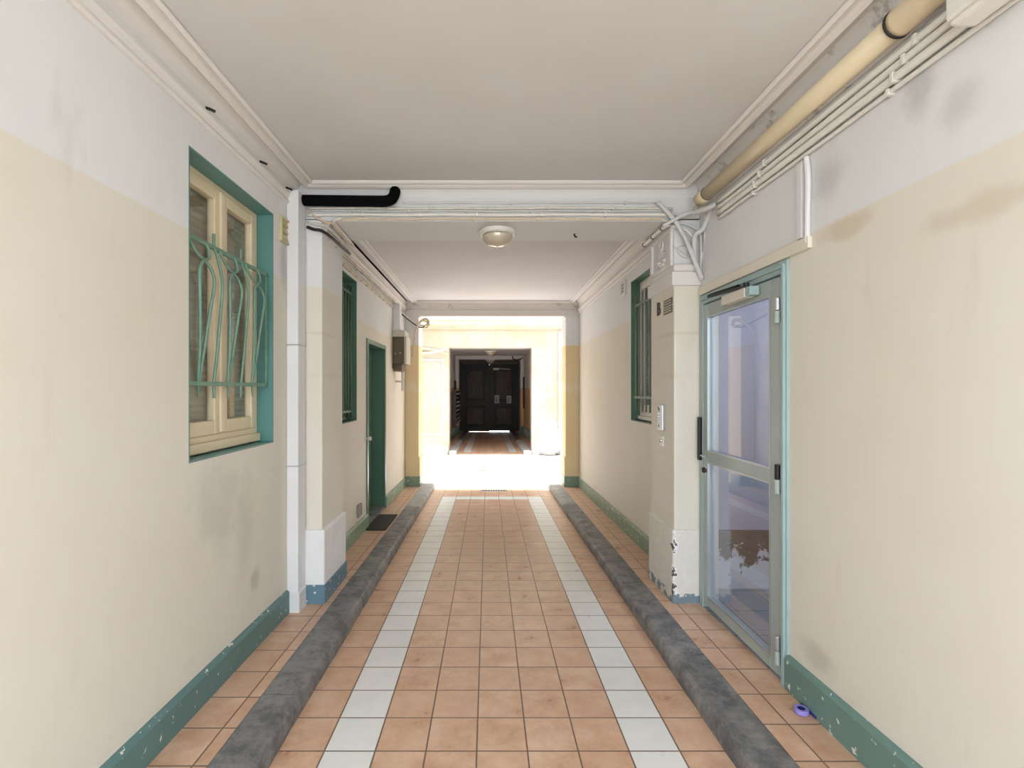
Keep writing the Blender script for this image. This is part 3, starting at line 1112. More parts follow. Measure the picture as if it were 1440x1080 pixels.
# lock side: black strike cover, lever, cylinder
obj('strike_cover', B(FX - 0.022, FX + 0.002, y1 - 0.042, y1 - 0.010, 1.03, 1.33), M['metal_black'], d1, bevel=0.006, label='black broken strike cover')
obj('lever', T([(LX0 - 0.002, ly1 - 0.03, 1.07), (LX0 - 0.03, ly1 - 0.03, 1.07), (LX0 - 0.034, ly1 - 0.10, 1.072)], 0.006, 8, 3), M['metal_grey'], lf, smooth=True)
bm = BM()
lathe(bm, [(0.0, -0.022), (0.016, -0.02), (0.02, -0.008), (0.02, 0.002)], (LX0, ly1 - 0.032, 0.97), 'x', 16)
obj('lock_cylinder', bm, M['metal_dark'], lf, smooth=True)
obj('latch_plate', B(LX0 - 0.004, LX0 + 0.001, ly1 - 0.048, ly1 - 0.015, 0.94, 1.0), M['metal_grey'], lf, bevel=0.002)

# vestibule behind the glass: closed room with a flaking dado
VX, VY = 4.2, 3.70
struct('wall_vestibule', B(XR + 0.12, VX, VY, VY + 0.1, 0.455, 3.0), M['lavender'], 'dull lavender wall seen through the glass door')
struct('wall_vestibule', B(XR + 0.12, VX, VY - 0.03, VY + 0.1, -0.2, 0.455), M['dado'], 'flaking brown and white dado seen through the glass door')
struct('wall_vestibule', B(VX, VX + 0.1, 0.0, VY, -0.2, 3.0), M['lavender'], 'dim end wall of the vestibule')
struct('wall_vestibule', B(XR + 0.12, VX + 0.1, -0.1, 0.0, -0.2, 3.0), M['lavender'], 'dim back wall of the vestibule')
struct('ceiling_vestibule', B(XR + 0.12, VX + 0.1, -0.1, VY + 0.1, 2.7, 2.8), M['lavender'], 'dim vestibule ceiling')


def vest_floor():
    t = NT('grey vestibule floor tile')
    t.pos()
    u = t.math('FRACT', t.math('DIVIDE', t.x, 0.33))
    v = t.math('FRACT', t.math('DIVIDE', t.y, 0.33))
    d = t.math('MINIMUM', t.math('MINIMUM', u, t.math('SUBTRACT', 1.0, u)), t.math('MINIMUM', v, t.math('SUBTRACT', 1.0, v)))
    col = t.mix(t.smooth(d, 0.008, 0.018), lin((80, 80, 82)), t.mix(t.noise(4), lin((140, 140, 140)), lin((160, 160, 158))))
    return t.done(col, 0.45)


struct('floor_vestibule', B(XR - 0.01, VX, 0.0, VY, -0.15, 0.022), vest_floor(), 'grey tiled vestibule floor behind the glass door')

# ------------------------------------------------------------------ pipes and conduits
# cream pipe along the cornice above the glass door
px_, pz_ = 1.437, 2.805
pp = thing('drain_pipe', (px_, 2.0, pz_), 'thick cream pipe along the cornice above the glass door', 'pipe')
obj('pipe_run', T([(px_, 3.24, pz_), (px_, 1.70, pz_)], 0.043, 24), M['pvc_cream'], pp, smooth=True)
obj('socket', T([(px_, 1.70, pz_), (px_, 1.685, pz_), (px_, 1.55, pz_), (px_, -0.5, pz_)], [0.05, 0.05], 24), M['pvc_cream'], pp, smooth=True)
obj('seal_ring', T([(px_, 1.712, pz_), (px_, 1.702, pz_)], 0.0515, 24), M['ring_black'], pp, smooth=True)
obj('seal_ring', T([(px_, 3.19, pz_), (px_, 3.185, pz_)], 0.0445, 24), M['ring_black'], pp, smooth=True)
obj('end_collar', T([(px_, 3.295, pz_), (px_, 3.19, pz_)], 0.0455, 24), M['pvc_cream'], pp, smooth=True)
CG = 'parallel white conduits under the cream pipe'
for (dz, r, l) in ((2.728, 0.015, 'white conduit directly under the thick cream pipe'),
                   (2.690, 0.015, 'white conduit, second below the thick cream pipe'),
                   (2.653, 0.016, 'white conduit, third below the thick cream pipe'),
                   (2.622, 0.009, 'thin white conduit, lowest below the thick cream pipe')):
    cx = XR - r - 0.006
    pts = [(cx + random.uniform(-.003, .003), y, dz + random.uniform(-.003, .003)) for y in (3.13, 2.9, 2.5, 2.1, 1.7, 1.3, 0.8, 0.2, -0.5)]
    c = thing('conduit', (cx, 1.5, dz), l, 'conduit', CG)
    obj('conduit_run', T(pts, r, 12, 3), M['pvc_white'], c, smooth=True)
    for y in (1.70, 2.62):
        yy = y + (2.70 - dz) * 1.2
        obj('clip', B(cx - r - 0.003, XR + 0.001, yy, yy + 0.016, dz - r - 0.004, dz + r + 0.003), M['pvc_white'], c, bevel=0.003)

jb = thing('junction_box', (1.43, 1.36, 2.64), 'off white junction box on the conduits at the top corner', 'junction box')
obj('box_body', B(1.37, 1.458, 1.28, 1.46, 2.60, 2.745), M['pvc_white'], jb, bevel=0.02, seg=3)
obj('box_lid', B(1.356, 1.372, 1.295, 1.445, 2.612, 2.733), M['pvc_white'], jb, bevel=0.006)
obj('mounting_plate', B(1.45, XR + 0.002, 1.33, 1.41, 2.746, 2.750), M['pvc_cream'], jb)

# twin surface trunking above the glass door
tr = thing('cable_trunking', (XR, 2.3, 2.2), 'white cable trunking dropping from the conduits and running over the glass door', 'cable trunking')
obj('vertical_channel', B(XR - 0.022, XR - 0.0005, 2.297, 2.335, 2.238, 2.602), M['trunk'], tr, bevel=0.003)
bm = BM()
tube(bm, [(XR - 0.013, 2.266, 2.203), (XR - 0.013, 2.266, 2.35), (XR - 0.014, 2.260, 2.5), (XR - 0.016, 2.270, 2.606)], 0.012, 8, 4)
obj('cover_strip', bm, M['trunk'], tr)
bm = BM()
box(bm, XR - 0.022, XR - 0.0005, 2.250, 3.42, 2.178, 2.234)
obj('horizontal_channel', bm, M['trunk_cream'], tr, bevel=0.003)

# square white trunking in the corner by the blue foot
tk = thing('cable_trunking', (-1.32, 3.36, wz(3.36)), 'tall square white trunking in the corner by the blue footed pilaster', 'cable trunking')
obj('trunking_run', B(-1.358, -1.278, 3.285, 3.412, wz(3.3) + 0.10, 2.872), M['trunk'], tk, bevel=0.006)
obj('foot_cover', B(-1.352, -1.268, 3.275, 3.408, wz(3.3) - 0.015, wz(3.3) + 0.13), M['trunk'], tk, bevel=0.006)
for z in (1.0, 1.82):
    obj('strap', B(-1.36, -1.274, 3.281, 3.414, z, z + 0.008), M['metal_grey'], tk)

# black insulated pipe on the beam
bp = thing('insulated_pipe', (-1.0, 3.38, 2.83), 'black foam insulated pipe on the beam next to the square white trunking', 'pipe')
obj('pipe_run', T([(-1.283, 3.375, 2.832), (-0.78, 3.375, 2.826), (-0.70, 3.375, 2.828), (-0.665, 3.378, 2.845), (-0.650, 3.385, 2.875), (-0.645, 3.392, 2.905)], 0.037, 18, 5), M['foam_black'], bp, smooth=True)
obj('frayed_cuff', T([(-0.645, 3.392, 2.895), (-0.645, 3.394, 2.925)], [0.038, 0.030], 9), M['foam_black'], bp)

# cables run along the face of the beam
BG = 'cables along the face of the beam'


def cable(pts, r, mt, label, group=None, curve=4, cat='cable', name='cable', seg=8, clips=None):
    bm = T(pts, r, seg, curve)
    c = Vector((0, 0, 0))
    for p in pts:
        c += Vector(p)
    c /= len(pts)
    if not clips:
        o = obj(name, bm, M[mt], smooth=True)
        return tag(o, label, cat, group)
    t = thing(name, c, label, cat, group)
    obj(name + '_run', bm, M[mt], t, smooth=True)
    for (x, y, z) in clips:
        obj('clip', B(x - 0.006, x + 0.006, y - r - 0.003, PY0 + 0.001, z - r - 0.003, z + r + 0.003), M[mt], t, bevel=0.002)
    return t


def mounted(pts, r, mt, label, mounts, seg=12):
    c = Vector((0, 0, 0))
    for p in pts:
        c += Vector(p)
    t = thing('conduit', c / len(pts), label, 'conduit')
    obj('conduit_run', T(pts, r, seg, 4), M[mt], t, smooth=True)
    for b in mounts:
        obj('wall_mount', B(*b), M[mt], t, bevel=0.003)
    return t


def beam_run(z, r, x0, x1, sag, label, mt='cable_white', clips=(-0.9, -0.5, -0.1, 0.35, 0.8)):
    rnd = random.Random(int(z * 1000))
    n = 12
    pts = [(x0 + (x1 - x0) * i / n, PY0 - r - 0.003, z + rnd.uniform(-sag, sag)) for i in range(n + 1)]

    def at(x):
        f = (x - x0) / (x1 - x0) * n
        i = min(n - 1, max(0, int(f)))
        return pts[i][2] + (pts[i + 1][2] - pts[i][2]) * (f - i)
    off = rnd.uniform(-0.08, 0.08)
    cable(pts, r, mt, label, BG, clips=[(x + off, PY0 - r - 0.003, at(x + off)) for x in clips])


beam_run(2.835, 0.007, -0.60, 1.18, 0.002, 'thin grey cable running highest along the beam from the black pipe', 'pvc_grey', (0.1, 0.9))
beam_run(2.797, 0.009, -1.26, 1.30, 0.003, 'white cable along the beam just under the black pipe')
beam_run(2.778, 0.007, -1.26, 1.30, 0.003, 'slim grey cable along the beam, second under the black pipe', 'pvc_grey')
beam_run(2.750, 0.011, -1.27, 1.32, 0.002, 'thick white conduit along the beam above the lower edge', 'pvc_white')
beam_run(2.722, 0.008, -1.06, 1.25, 0.002, 'beige cable along the bottom edge of the beam', 'cable_beige')

# cables that wrap the blue footed pilaster
WG = 'cables wrapped round the blue footed pilaster'
sx = PLX + 0.05
cable([(-1.27, 3.425, 2.665), (-1.22, 3.418, 2.645), (-1.16, 3.40, 2.63), (sx - 0.005, 3.50, 2.615), (sx + 0.005, 3.7, 2.61), (sx, 3.95, 2.62)], 0.011, 'cable_black', 'black cable bent round the top of the blue footed pilaster', WG)
cable([(-1.27, 3.43, 2.70), (-1.2, 3.42, 2.68), (-1.14, 3.405, 2.665), (sx + 0.01, 3.52, 2.65), (sx + 0.012, 3.75, 2.645), (sx - 0.01, 3.96, 2.65)], 0.008, 'cable_white', 'white cable above the black one round the blue footed pilaster', WG)
cable([(-1.27, 3.425, 2.79), (-1.22, 3.42, 2.74), (-1.15, 3.42, 2.70), (-1.10, 3.42, 2.69), (sx + 0.02, 3.55, 2.685), (sx + 0.02, 3.9, 2.68)], 0.007, 'cable_beige', 'beige cable slanting from the black pipe to the pilaster corbel', WG)
cable([(-1.03, 3.425, 2.725), (-1.08, 3.42, 2.705), (-1.085, 3.50, 2.695), (-1.085, 3.70, 2.69), (-1.10, 3.97, 2.70)], 0.011, 'cable_white', 'thick white cable turning under the beam beside the pilaster corbel', WG)

# conduits above the green door
def wall_run(z, r, y0, y1, label, mt, n=14, step=0.28, sag=0.004):
    rnd = random.Random(int(z * 777))
    x = XL + r + 0.004
    pts = [(x, y0 + (y1 - y0) * i / n, z + rnd.uniform(-sag, sag)) for i in range(n + 1)]
    t = thing('conduit', (x, (y0 + y1) / 2, z), label, 'conduit', 'conduits along the wall above the green door')
    obj('conduit_run', T(pts, r, 8, 3), M[mt], t, smooth=True)
    y = y0 + 0.15
    while y < y1 - 0.05:
        obj('clip', B(XL, x + r + 0.003, y, y + 0.014, z - r - 0.007, z + r + 0.007), M['cable_beige'], t, bevel=0.002)
        y += step


wall_run(2.775, 0.008, 3.94, 7.9, 'dark edged cable run under the cornice above the green door', 'cable_beige')
wall_run(2.745, 0.007, 3.94, 6.96, 'slim grey cable between the two clipped runs above the green door', 'pvc_grey', step=0.9)
wall_run(2.685, 0.011, 3.94, 6.96, 'beige clipped conduit just above the barred window and the green door', 'cable_beige', step=0.22)

# tangle over the intercom pilaster
TG = 'conduits tangled over the intercom pilaster'


def pt(px, py, d):
    return ((px - 686) * d / 685, d, H - (py - 547) * d / 685)


cable([pt(925, 284, 3.40), pt(950, 312, 3.395), pt(968, 345, 3.38), pt(980, 375, 3.375), pt(988, 393, 3.39)], 0.016, 'pvc_grey', 'thick grey conduit crossing diagonally in front of the capital', TG, name='conduit', cat='conduit', seg=14)
cable([pt(1007, 287, 3.155), pt(995, 293, 3.2), pt(980, 298, 3.30), pt(967, 300, 3.36), pt(950, 308, 3.38), pt(932, 318, 3.40)], [0.018, 0.011], 'pvc_grey', 'grey conduit from the cream pipe forking over the capital corner', TG, name='conduit', cat='conduit', seg=14)
cable([pt(1000, 290, 3.25), pt(996, 305, 3.30), pt(988, 322, 3.34), pt(978, 330, 3.37), pt(976, 345, 3.39), pt(978, 372, 3.40)], 0.016, 'pvc_grey', 'grey conduit bending down the wall corner beside the capital', TG, name='conduit', cat='conduit', seg=14)
cable([pt(979, 277, 3.30), pt(976, 287, 3.32), pt(972, 294, 3.36), pt(968, 299, 3.38)], 0.007, 'cable_white', 'short white cable dropping from the open end of the cream pipe', TG)
cable([pt(984, 280, 3.30), pt(981, 290, 3.33), pt(977, 297, 3.37), pt(972, 303, 3.39)], 0.005, 'cable_white', 'thin white cable behind the short one at the cream pipe end', TG)
cable([pt(930, 310, 3.43), pt(955, 313, 3.42), pt(972, 318, 3.41), pt(984, 328, 3.40), pt(986, 350, 3.40), pt(985, 382, 3.41)], 0.009, 'pvc_grey', 'slim grey cable curving over the capital into the wall corner', TG)
cable([pt(945, 318, 3.43), pt(962, 322, 3.42), pt(974, 334, 3.415), pt(978, 352, 3.41), pt(980, 380, 3.41)], 0.009, 'pvc_white', 'white cable arched inside the grey one on the capital', TG)
cable([pt(992, 300, 3.30), pt(991, 330, 3.36), pt(990, 350, 3.39), pt(986, 370, 3.40), pt(987, 388, 3.41)], 0.006, 'cable_white', 'thin white cable hanging in the corner right beside the wall', TG)
cable([pt(946, 345, 3.433), pt(956, 352, 3.432), pt(966, 360, 3.431), pt(972, 362, 3.43)], 0.004, 'cable_white', 'hair thin cable drooping across the face of the capital', TG)
cable([pt(970, 345, 3.433), pt(955, 347, 3.432), pt(953, 355, 3.431), pt(962, 362, 3.431), pt(972, 362, 3.43)], 0.004, 'cable_white', 'hair thin looped cable on the face of the capital', TG)
cx0 = PRX - 0.03
t = thing('conduit', (cx0, 3.6, 2.69), 'white clipped conduit under the beam end above the carved relief', 'conduit', TG)
obj('conduit_run', T([(cx0 - 0.02, 3.41, 2.675), (cx0 - 0.03, 3.5, 2.68), (cx0 - 0.03, 3.95, 2.68)], 0.014, 12, 4), M['pvc_white'], t, smooth=True)
for y in (3.50, 3.70, 3.90):
    obj('clip', T([(cx0 - 0.03, y, 2.68), (cx0 - 0.03, y + 0.012, 2.68)], 0.0165, 12), M['ring_black'], t)

# ------------------------------------------------------------------ meter box by the courtyard
mb = thing('meter_box', (-1.27, 7.1, 1.80), 'brown and beige meter box on the wall between green door and courtyard', 'meter box')
obj('box_body', B(XL, -1.20, 6.95, 7.35, 1.88, 2.27), M['box_brown'], mb, bevel=0.008)
obj('box_cover', B(-1.20, -1.165, 6.97, 7.34, 1.89, 2.28), M['box_grey'], mb, bevel=0.006)
obj('cap', B(XL, -1.19, 6.97, 7.32, 2.27, 2.37), M['box_grey'], mb, bevel=0.01)
obj('terminal_box', B(XL + 0.01, -1.23, 6.96, 7.28, 1.78, 1.88), M['box_brown'], mb, bevel=0.008)
for (x, z) in ((-1.32, 2.03), (-1.25, 2.04)):
    bm = BM()
    lathe(bm, [(0.0, -0.008), (0.009, -0.006), (0.011, 0.002)], (x, 6.95, z), 'y', 10)
    obj('seal_screw', bm, M['brass'], mb, smooth=True)
obj('mounting_plate', B(XL - 0.002, XL + 0.012, 6.94, 7.36, 1.82, 2.26), M['box_brown'], mb)
obj('feed_channel', B(XL, -1.26, 6.98, 7.12, 2.37, 2.752), M['trunk'], mb, bevel=0.006)
mounted([(-1.258, 7.2, 1.778), (-1.258, 7.2, 1.68), (-1.26, 7.2, 1.50)], 0.022, 'pvc_white', 'white pipe stub hanging below the meter box', [(XL, -1.26, 7.185, 7.215, 1.62, 1.65)])
LG = 'beige cables looped at the courtyard pillar'
cable([(-1.15, 7.5, 2.02), (-1.145, 7.6, 2.35), (-1.10, 7.75, 2.56), (-1.02, 7.9, 2.66), (-0.97, 7.95, 2.63), (-0.965, 7.96, 2.56)], 0.018, 'cable_beige', 'thick beige cable arching from meter box to the courtyard lintel', LG, seg=12)
cable([(-1.34, 7.55, 2.72), (-1.22, 7.85, 2.62), (-1.12, 7.94, 2.57), (-1.02, 7.95, 2.56), (-0.99, 7.97, 2.60)], 0.013, 'cable_white', 'white cable sagging from the cornice corner to the loops', LG)
cable([(-1.34, 7.6, 2.69), (-1.2, 7.88, 2.58), (-1.1, 7.95, 2.53), (-1.03, 7.96, 2.545)], 0.010, 'cable_black', 'black cable sagging under the white one at the courtyard pillar', LG)
cable([(-1.14, 7.95, 2.57), (-1.08, 7.93, 2.63), (-1.0, 7.95, 2.62), (-0.98, 7.96, 2.55), (-1.02, 7.95, 2.52)], 0.011, 'cable_beige', 'beige coiled cable end at the lintel corner', LG)

# ------------------------------------------------------------------ small wall fittings
def vent(x, s, yc, zc, w, h, fm, cm, label, n=3):
    t = thing('wall_vent', (x, yc, zc - h / 2), label, 'vent')
    a, b = sorted((x, x + s * 0.022))
    bm = BM()
    frame_bars(bm, a, b, yc - w / 2, yc + w / 2, zc - h / 2, zc + h / 2, 0.014)
    obj('vent_frame', bm, M[fm], t, bevel=0.003)
    a2, b2 = sorted((x, x + s * 0.008))
    obj('vent_mesh', B(a2, b2, yc - w / 2 + 0.012, yc + w / 2 - 0.012, zc - h / 2 + 0.012, zc + h / 2 - 0.012), M[cm], t)
    bm = BM()
    ih = h - 0.028
    for k in range(n):
        z = zc - ih / 2 + ih * (k + 0.5) / n
        prism(bm, [(x + s * 0.006, z + ih / n * 0.40), (x + s * 0.015, z - ih / n * 0.34), (x + s * 0.017, z - ih / n * 0.30), (x + s * 0.008, z + ih / n * 0.46)], 'y', yc - w / 2 + 0.013, yc + w / 2 - 0.013)
    obj('louvre', bm, M[fm], t)
    return t


vent(XL, 1, 3.235, 2.575, 0.135, 0.165, 'brass', 'brass', 'yellowed louvred vent between the cream window and the square trunking')
vent(XR, -1, 5.37, 2.635, 0.16, 0.165, 'mould', 'vent_dark', 'small square vent with brown mesh beyond the white shuttered window', 4)
vent(XL, 1, 5.12, 0.25, 0.14, 0.13, 'vent_grey', 'vent_dark', 'small grey low vent beside the green door skirting', 4)

# entrance letter and plaque, intercom, key switch on the pilaster side
sgn = thing('letter_sign', (PRX - 0.01, 3.79, 2.05), 'cream sign with the letter B high on the intercom pilaster', 'sign')
obj('sign_plate', B(PRX - 0.006, PRX, 3.662, 3.79, 2.072, 2.192), M['sign'], sgn, bevel=0.003)


def text(body, size, loc, rot, m, parent, name='lettering', ext=0.002, bold=0.0):
    cu = bpy.data.curves.new(name, 'FONT')
    cu.body = body
    cu.size = size
    cu.extrude = ext
    cu.offset = bold
    cu.align_x = 'CENTER'
    cu.align_y = 'CENTER'
    o = bpy.data.objects.new(name, cu)
    dg = None
    COL.objects.link(o)
    bpy.context.view_layer.update()
    dg = bpy.context.evaluated_depsgraph_get()
    me = bpy.data.meshes.new_from_object(o.evaluated_get(dg))
    bpy.data.objects.remove(o)
    o = bpy.data.objects.new(name, me)
    o.location = Vector(loc) - wloc(parent)
    o.rotation_euler = rot
    me.materials.clear()
    me.materials.append(m)
    o.parent = parent
    COL.objects.link(o)
    return o


FACE_L = (math.pi / 2, 0, -math.pi / 2)       # reads correctly on a face that looks to -x
text('B', 0.135, (PRX - 0.008, 3.726, 2.132), FACE_L, M['ink'], sgn, 'letter', 0.003, 0.004)
pq = thing('plaque', (PRX - 0.005, 3.57, 2.05), 'grey slate plaque with two fields beside the letter sign', 'plaque')
for (za, zb) in ((2.130, 2.180), (2.072, 2.123)):
    p1 = obj('plaque_field', B(PRX - 0.006, PRX, 3.465, 3.63, za, zb), M['plaque'], pq, bevel=0.002)
    bm = BM()
    for k in range(2):
        z = za + 0.014 + 0.018 * k
        for (a, b) in ((3.48, 3.52), (3.53, 3.57), (3.58, 3.615)):
            box(bm, PRX - 0.0072, PRX - 0.005, a, b, z, z + 0.005)
    obj('faded_writing', bm, M['sign'], p1)

ic = thing('intercom', (PRX - 0.01, 3.62, 1.20), 'silver keypad intercom on the pilaster beside the glass door', 'intercom')
yc = 3.66
obj('intercom_panel', B(PRX - 0.026, PRX, yc - 0.052, yc + 0.052, 1.215, 1.408), M['metal_grey'], ic, bevel=0.006)
obj('face_plate', B(PRX - 0.030, PRX - 0.024, yc - 0.040, yc + 0.040, 1.228, 1.398), M['enamel'], ic, bevel=0.003)
bm = BM()
prism(bm, [(yc - 0.016, 1.372), (yc + 0.02, 1.395), (yc + 0.014, 1.378), (yc - 0.008, 1.360)], 'x', PRX - 0.0325, PRX - 0.029)
obj('printed_mark', bm, M['ink'], ic)
for r in range(4):
    for c in range(3):
        obj('key', B(PRX - 0.034, PRX - 0.029, yc - 0.027 + c * 0.02, yc - 0.013 + c * 0.02, 1.275 + r * 0.02, 1.288 + r * 0.02), M['metal_grey'], ic, bevel=0.002)
bm = BM()
lathe(bm, [(0.0, -0.004), (0.007, -0.003), (0.008, 0.0)], (PRX - 0.030, yc, 1.248), 'x', 12)
obj('call_button', bm, M['ink'], ic)
ks = thing('key_switch', (PRX - 0.01, 3.65, 1.09), 'small white key switch below the keypad intercom', 'key switch')
obj('switch_plate', B(PRX - 0.012, PRX, 3.628, 3.698, 1.095, 1.175), M['enamel'], ks, bevel=0.008, seg=3)
bm = BM()
lathe(bm, [(0.0, -0.008), (0.013, -0.008), (0.015, 0.0)], (PRX - 0.012, 3.663, 1.137), 'x', 16)
cyl = obj('lock_cylinder', bm, M['metal_grey'], ks)
obj('key_slot', B(PRX - 0.0215, PRX - 0.0195, 3.660, 3.666, 1.127, 1.147), M['ink'], cyl)

# dome lamp on the beam
def dome(x, y, z, r, label):
    t = thing('ceiling_lamp', (x, y, z), label, 'lamp')
    bm = BM()
    lathe(bm, [(0.0, 0), (r, 0), (r * 1.02, -0.008), (r * 0.98, -0.028), (r * 0.86, -0.04), (r * 0.8, -0.03)], (x, y, z), 'z', 40)
    obj('lamp_rim', bm, M['enamel'], t, smooth=True)
    bm = BM()
    prof = [(r * 0.83 * math.cos(a), -0.034 - r * 0.62 * math.sin(a)) for a in [i * math.pi / 2 / 10 for i in range(10)]] + [(0.0, -0.034 - r * 0.62)]
    lathe(bm, prof, (x, y, z), 'z', 40)
    obj('glass_dome', bm, M['dome'], t, smooth=True, label='frosted glass dome')
    bm = BM()
    lathe(bm, [(0.0, -0.03 - r * 0.62), (0.007, -0.038 - r * 0.62), (0.0, -0.045 - r * 0.62)], (x, y, z), 'z', 10)
    obj('finial', bm, M['enamel'], t, smooth=True)


dome(0.072, 3.66, BZ, 0.138, 'round frosted dome lamp under the cabled beam')

# small hook left in the soffit
cable([(0.66, 3.72, BZ + 0.004), (0.665, 3.72, BZ - 0.02), (0.68, 3.715, BZ - 0.026)], 0.006, 'metal_black', 'small dark hook in the beam soffit beside the dome lamp', None, cat='hook', name='hanging_hook')
for (y, l) in ((2.33, 'stub of dark fixing in the cornice above the first pane of the cream window'),
               (2.88, 'dark fixing in the cornice above the far pane of the cream window'),
               (3.25, 'dark fixing in the cornice by the square white trunking')):
    cable([(XL + 0.012, y, 2.87), (XL + 0.035, y, 2.862), (XL + 0.05, y + 0.012, 2.858)], 0.007, 'metal_black', l, 'dark fixings in the cornice', cat='hook', name='hanging_hook')

# drain slot in the floor by the courtyard
dg_ = thing('floor_drain', (0.1, 8.1, fz(8.1)), 'narrow metal drain slot in the tiles at the courtyard edge', 'drain')
bm = BM()
for (a, b, c, d) in ((-0.13, 0.33, 8.02, 8.04), (-0.13, 0.33, 8.14, 8.16), (-0.13, -0.11, 8.04, 8.14), (0.31, 0.33, 8.04, 8.14)):
    box(bm, a, b, c, d, -0.02, 0.006, slope=True)
obj('drain_frame', bm, M['metal_grey'], dg_)
bm = BM()
box(bm, -0.115, 0.315, 8.035, 8.145, -0.02, 0.002, slope=True)
obj('drain_pit', bm, M['ink'], dg_)
for k in range(10):
    x = -0.10 + k * 0.0425
    bm = BM()
    box(bm, x, x + 0.018, 8.038, 8.142, -0.01, 0.005, slope=True)
    obj('grate_bar', bm, M['metal_grey'], dg_)

# litter on the walkway: tape roll and a straw
tp = thing('tape_roll', (1.435, 2.23, wz(2.23)), 'small lilac tape roll lying on the walkway by the teal skirting', 'tape roll')
bm = BM()
lathe(bm, [(0.017, 0.0), (0.029, 0.0), (0.030, 0.003), (0.030, 0.017), (0.029, 0.020), (0.017, 0.020), (0.017, 0.0)], (1.435, 2.23, wz(2.23)), 'z', 28)
obj('tape', bm, M['tape'], tp, smooth=False)
bm = BM()
lathe(bm, [(0.0130, 0.001), (0.0172, 0.001), (0.0172, 0.019), (0.0130, 0.019), (0.0130, 0.001)], (1.435, 2.23, wz(2.23)), 'z', 24)
obj('tape_core', bm, M['tape_core'], tp)
tag(obj('straw', T([(1.470, 2.285, wz(2.285) + 0.005), (1.471, 2.185, wz(2.185) + 0.005)], 0.0045, 10), M['straw'], smooth=True), 'short navy blue straw against the teal skirting behind the tape roll', 'straw')

# ------------------------------------------------------------------ courtyard
CX0, CX1, FY = -4.6, 4.8, 13.4
FH = 7.0
bm = BM()
box(bm, CX0, CX1, YE, FY + 0.05, -0.25, -0.006, slope=True)
struct('floor_courtyard', bm, M['concrete'], 'pale concrete courtyard floor between the two passages')


def facade(y0, y1, ox0, ox1, oz, label):
    bm = BM()
    V = {}
    xs = [CX0, ox0, ox1, CX1]
    zs = [-0.8, oz, FH]

    def v(x, z):
        if (x, z) not in V:
            V[(x, z)] = bm.verts.new((x, y0, z))
        return V[(x, z)]
    for i in range(3):
        for k in range(2):
            if i == 1 and k == 0:
                continue
            bm.faces.new((v(xs[i], zs[k]), v(xs[i + 1], zs[k]), v(xs[i + 1], zs[k + 1]), v(xs[i], zs[k + 1])))
    r = bmesh.ops.extrude_face_region(bm, geom=list(bm.faces))
    bmesh.ops.translate(bm, vec=(0, y1 - y0, 0), verts=[e for e in r['geom'] if isinstance(e, bmesh.types.BMVert)])
    return struct('wall_facade', bm, M['facade'], label, origin=(0, y0, 0))


facade(YB - 0.02, YB + 0.02, -1.145, 1.287, QZ, 'courtyard face of the near building, edge seen at the opening')
facade(FY, FY + 0.4, -1.07, 1.21, 2.66, 'sunlit pale facade across the courtyard with the opening to the dark doors')
struct('wall_courtyard_left', B(CX0 - 0.3, CX0, YB, FY + 0.4, -0.8, FH), M['facade'], 'pale courtyard side wall beyond the meter box pillar')
struct('wall_courtyard_right', B(CX1, CX1 + 0.3, YB, FY + 0.4, -0.8, FH), M['facade'], 'pale courtyard side wall beyond the bare pillar')
bm = BM()
prism(bm, [(FY, 3.16), (FY - 0.05, 3.18), (FY - 0.06, 3.22), (FY - 0.10, 3.26), (FY - 0.10, 3.32), (FY, 3.36)], 'x', CX0, CX1)
struct('cornice', bm, M['facade'], 'string course on the sunlit facade over the far opening')
for (a, b, l) in ((CX0, -1.09, 'whitewashed base course of the facade on the letterbox side'), (1.23, CX1, 'whitewashed base course of the facade under the arched fountain')):
    bm = BM()
    box(bm, a, b, FY - 0.04, FY, -0.1, 0.22, slope=True)
    struct('trim_1', bm, M['court_stone'], l, bevel=0.006)
bm = BM()
for (x0, x1, z0, z1) in ((-1.85, -1.22, 0.25, 2.35),):
    for (a, b, c, d) in ((x0, x0 + 0.05, z0, z1), (x1 - 0.05, x1, z0, z1), (x0 + .05, x1 - .05, z1 - 0.05, z1), (x0 + .05, x1 - .05, z0, z0 + 0.05)):
        box(bm, a, b, FY - 0.02, FY + 0.01, c, d)
struct('trim_2', bm, M['court_stone'], 'raised plaster panel border on the facade beside the far opening')
mounted([(-4.4, FY - 0.034, 2.66), (-2.2, FY - 0.034, 2.65), (-1.5, FY - 0.034, 2.60), (-1.12, FY - 0.034, 2.48)], 0.03, 'pvc_cream', 'cream pipe across the facade slanting to the far opening', [(-2.02, -1.98, FY - 0.03, FY, 2.60, 2.68), (-1.55, -1.51, FY - 0.03, FY, 2.57, 2.64)])
mounted([(-4.4, FY - 0.024, 2.48), (-2.4, FY - 0.024, 2.49), (-1.7, FY - 0.05, 2.51), (-1.4, FY - 0.10, 2.54), (-1.1, FY - 0.10, 2.62)], 0.02, 'pvc_white', 'white pipe under the cream pipe on the facade', [(-2.2, -2.17, FY - 0.024, FY, 2.465, 2.52)])
dp = thing('downpipe', (1.96, FY - 0.06, fz(FY)), 'cream downpipe on the facade beside the arched fountain', 'pipe')
obj('pipe_run', T([(1.97, FY - 0.06, 3.1), (1.97, FY - 0.06, 0.6)], 0.035, 12), M['court_stone'], dp, smooth=True)
obj('pipe_shoe', T([(1.97, FY - 0.06, 0.62), (1.97, FY - 0.07, 0.3), (1.99, FY - 0.10, -0.25)], 0.045, 12, 3), M['court_stone'], dp, smooth=True)
obj('pipe_collar', T([(1.97, FY - 0.06, 2.05), (1.97, FY - 0.06, 1.98)], 0.045, 12), M['court_stone'], dp, smooth=True)

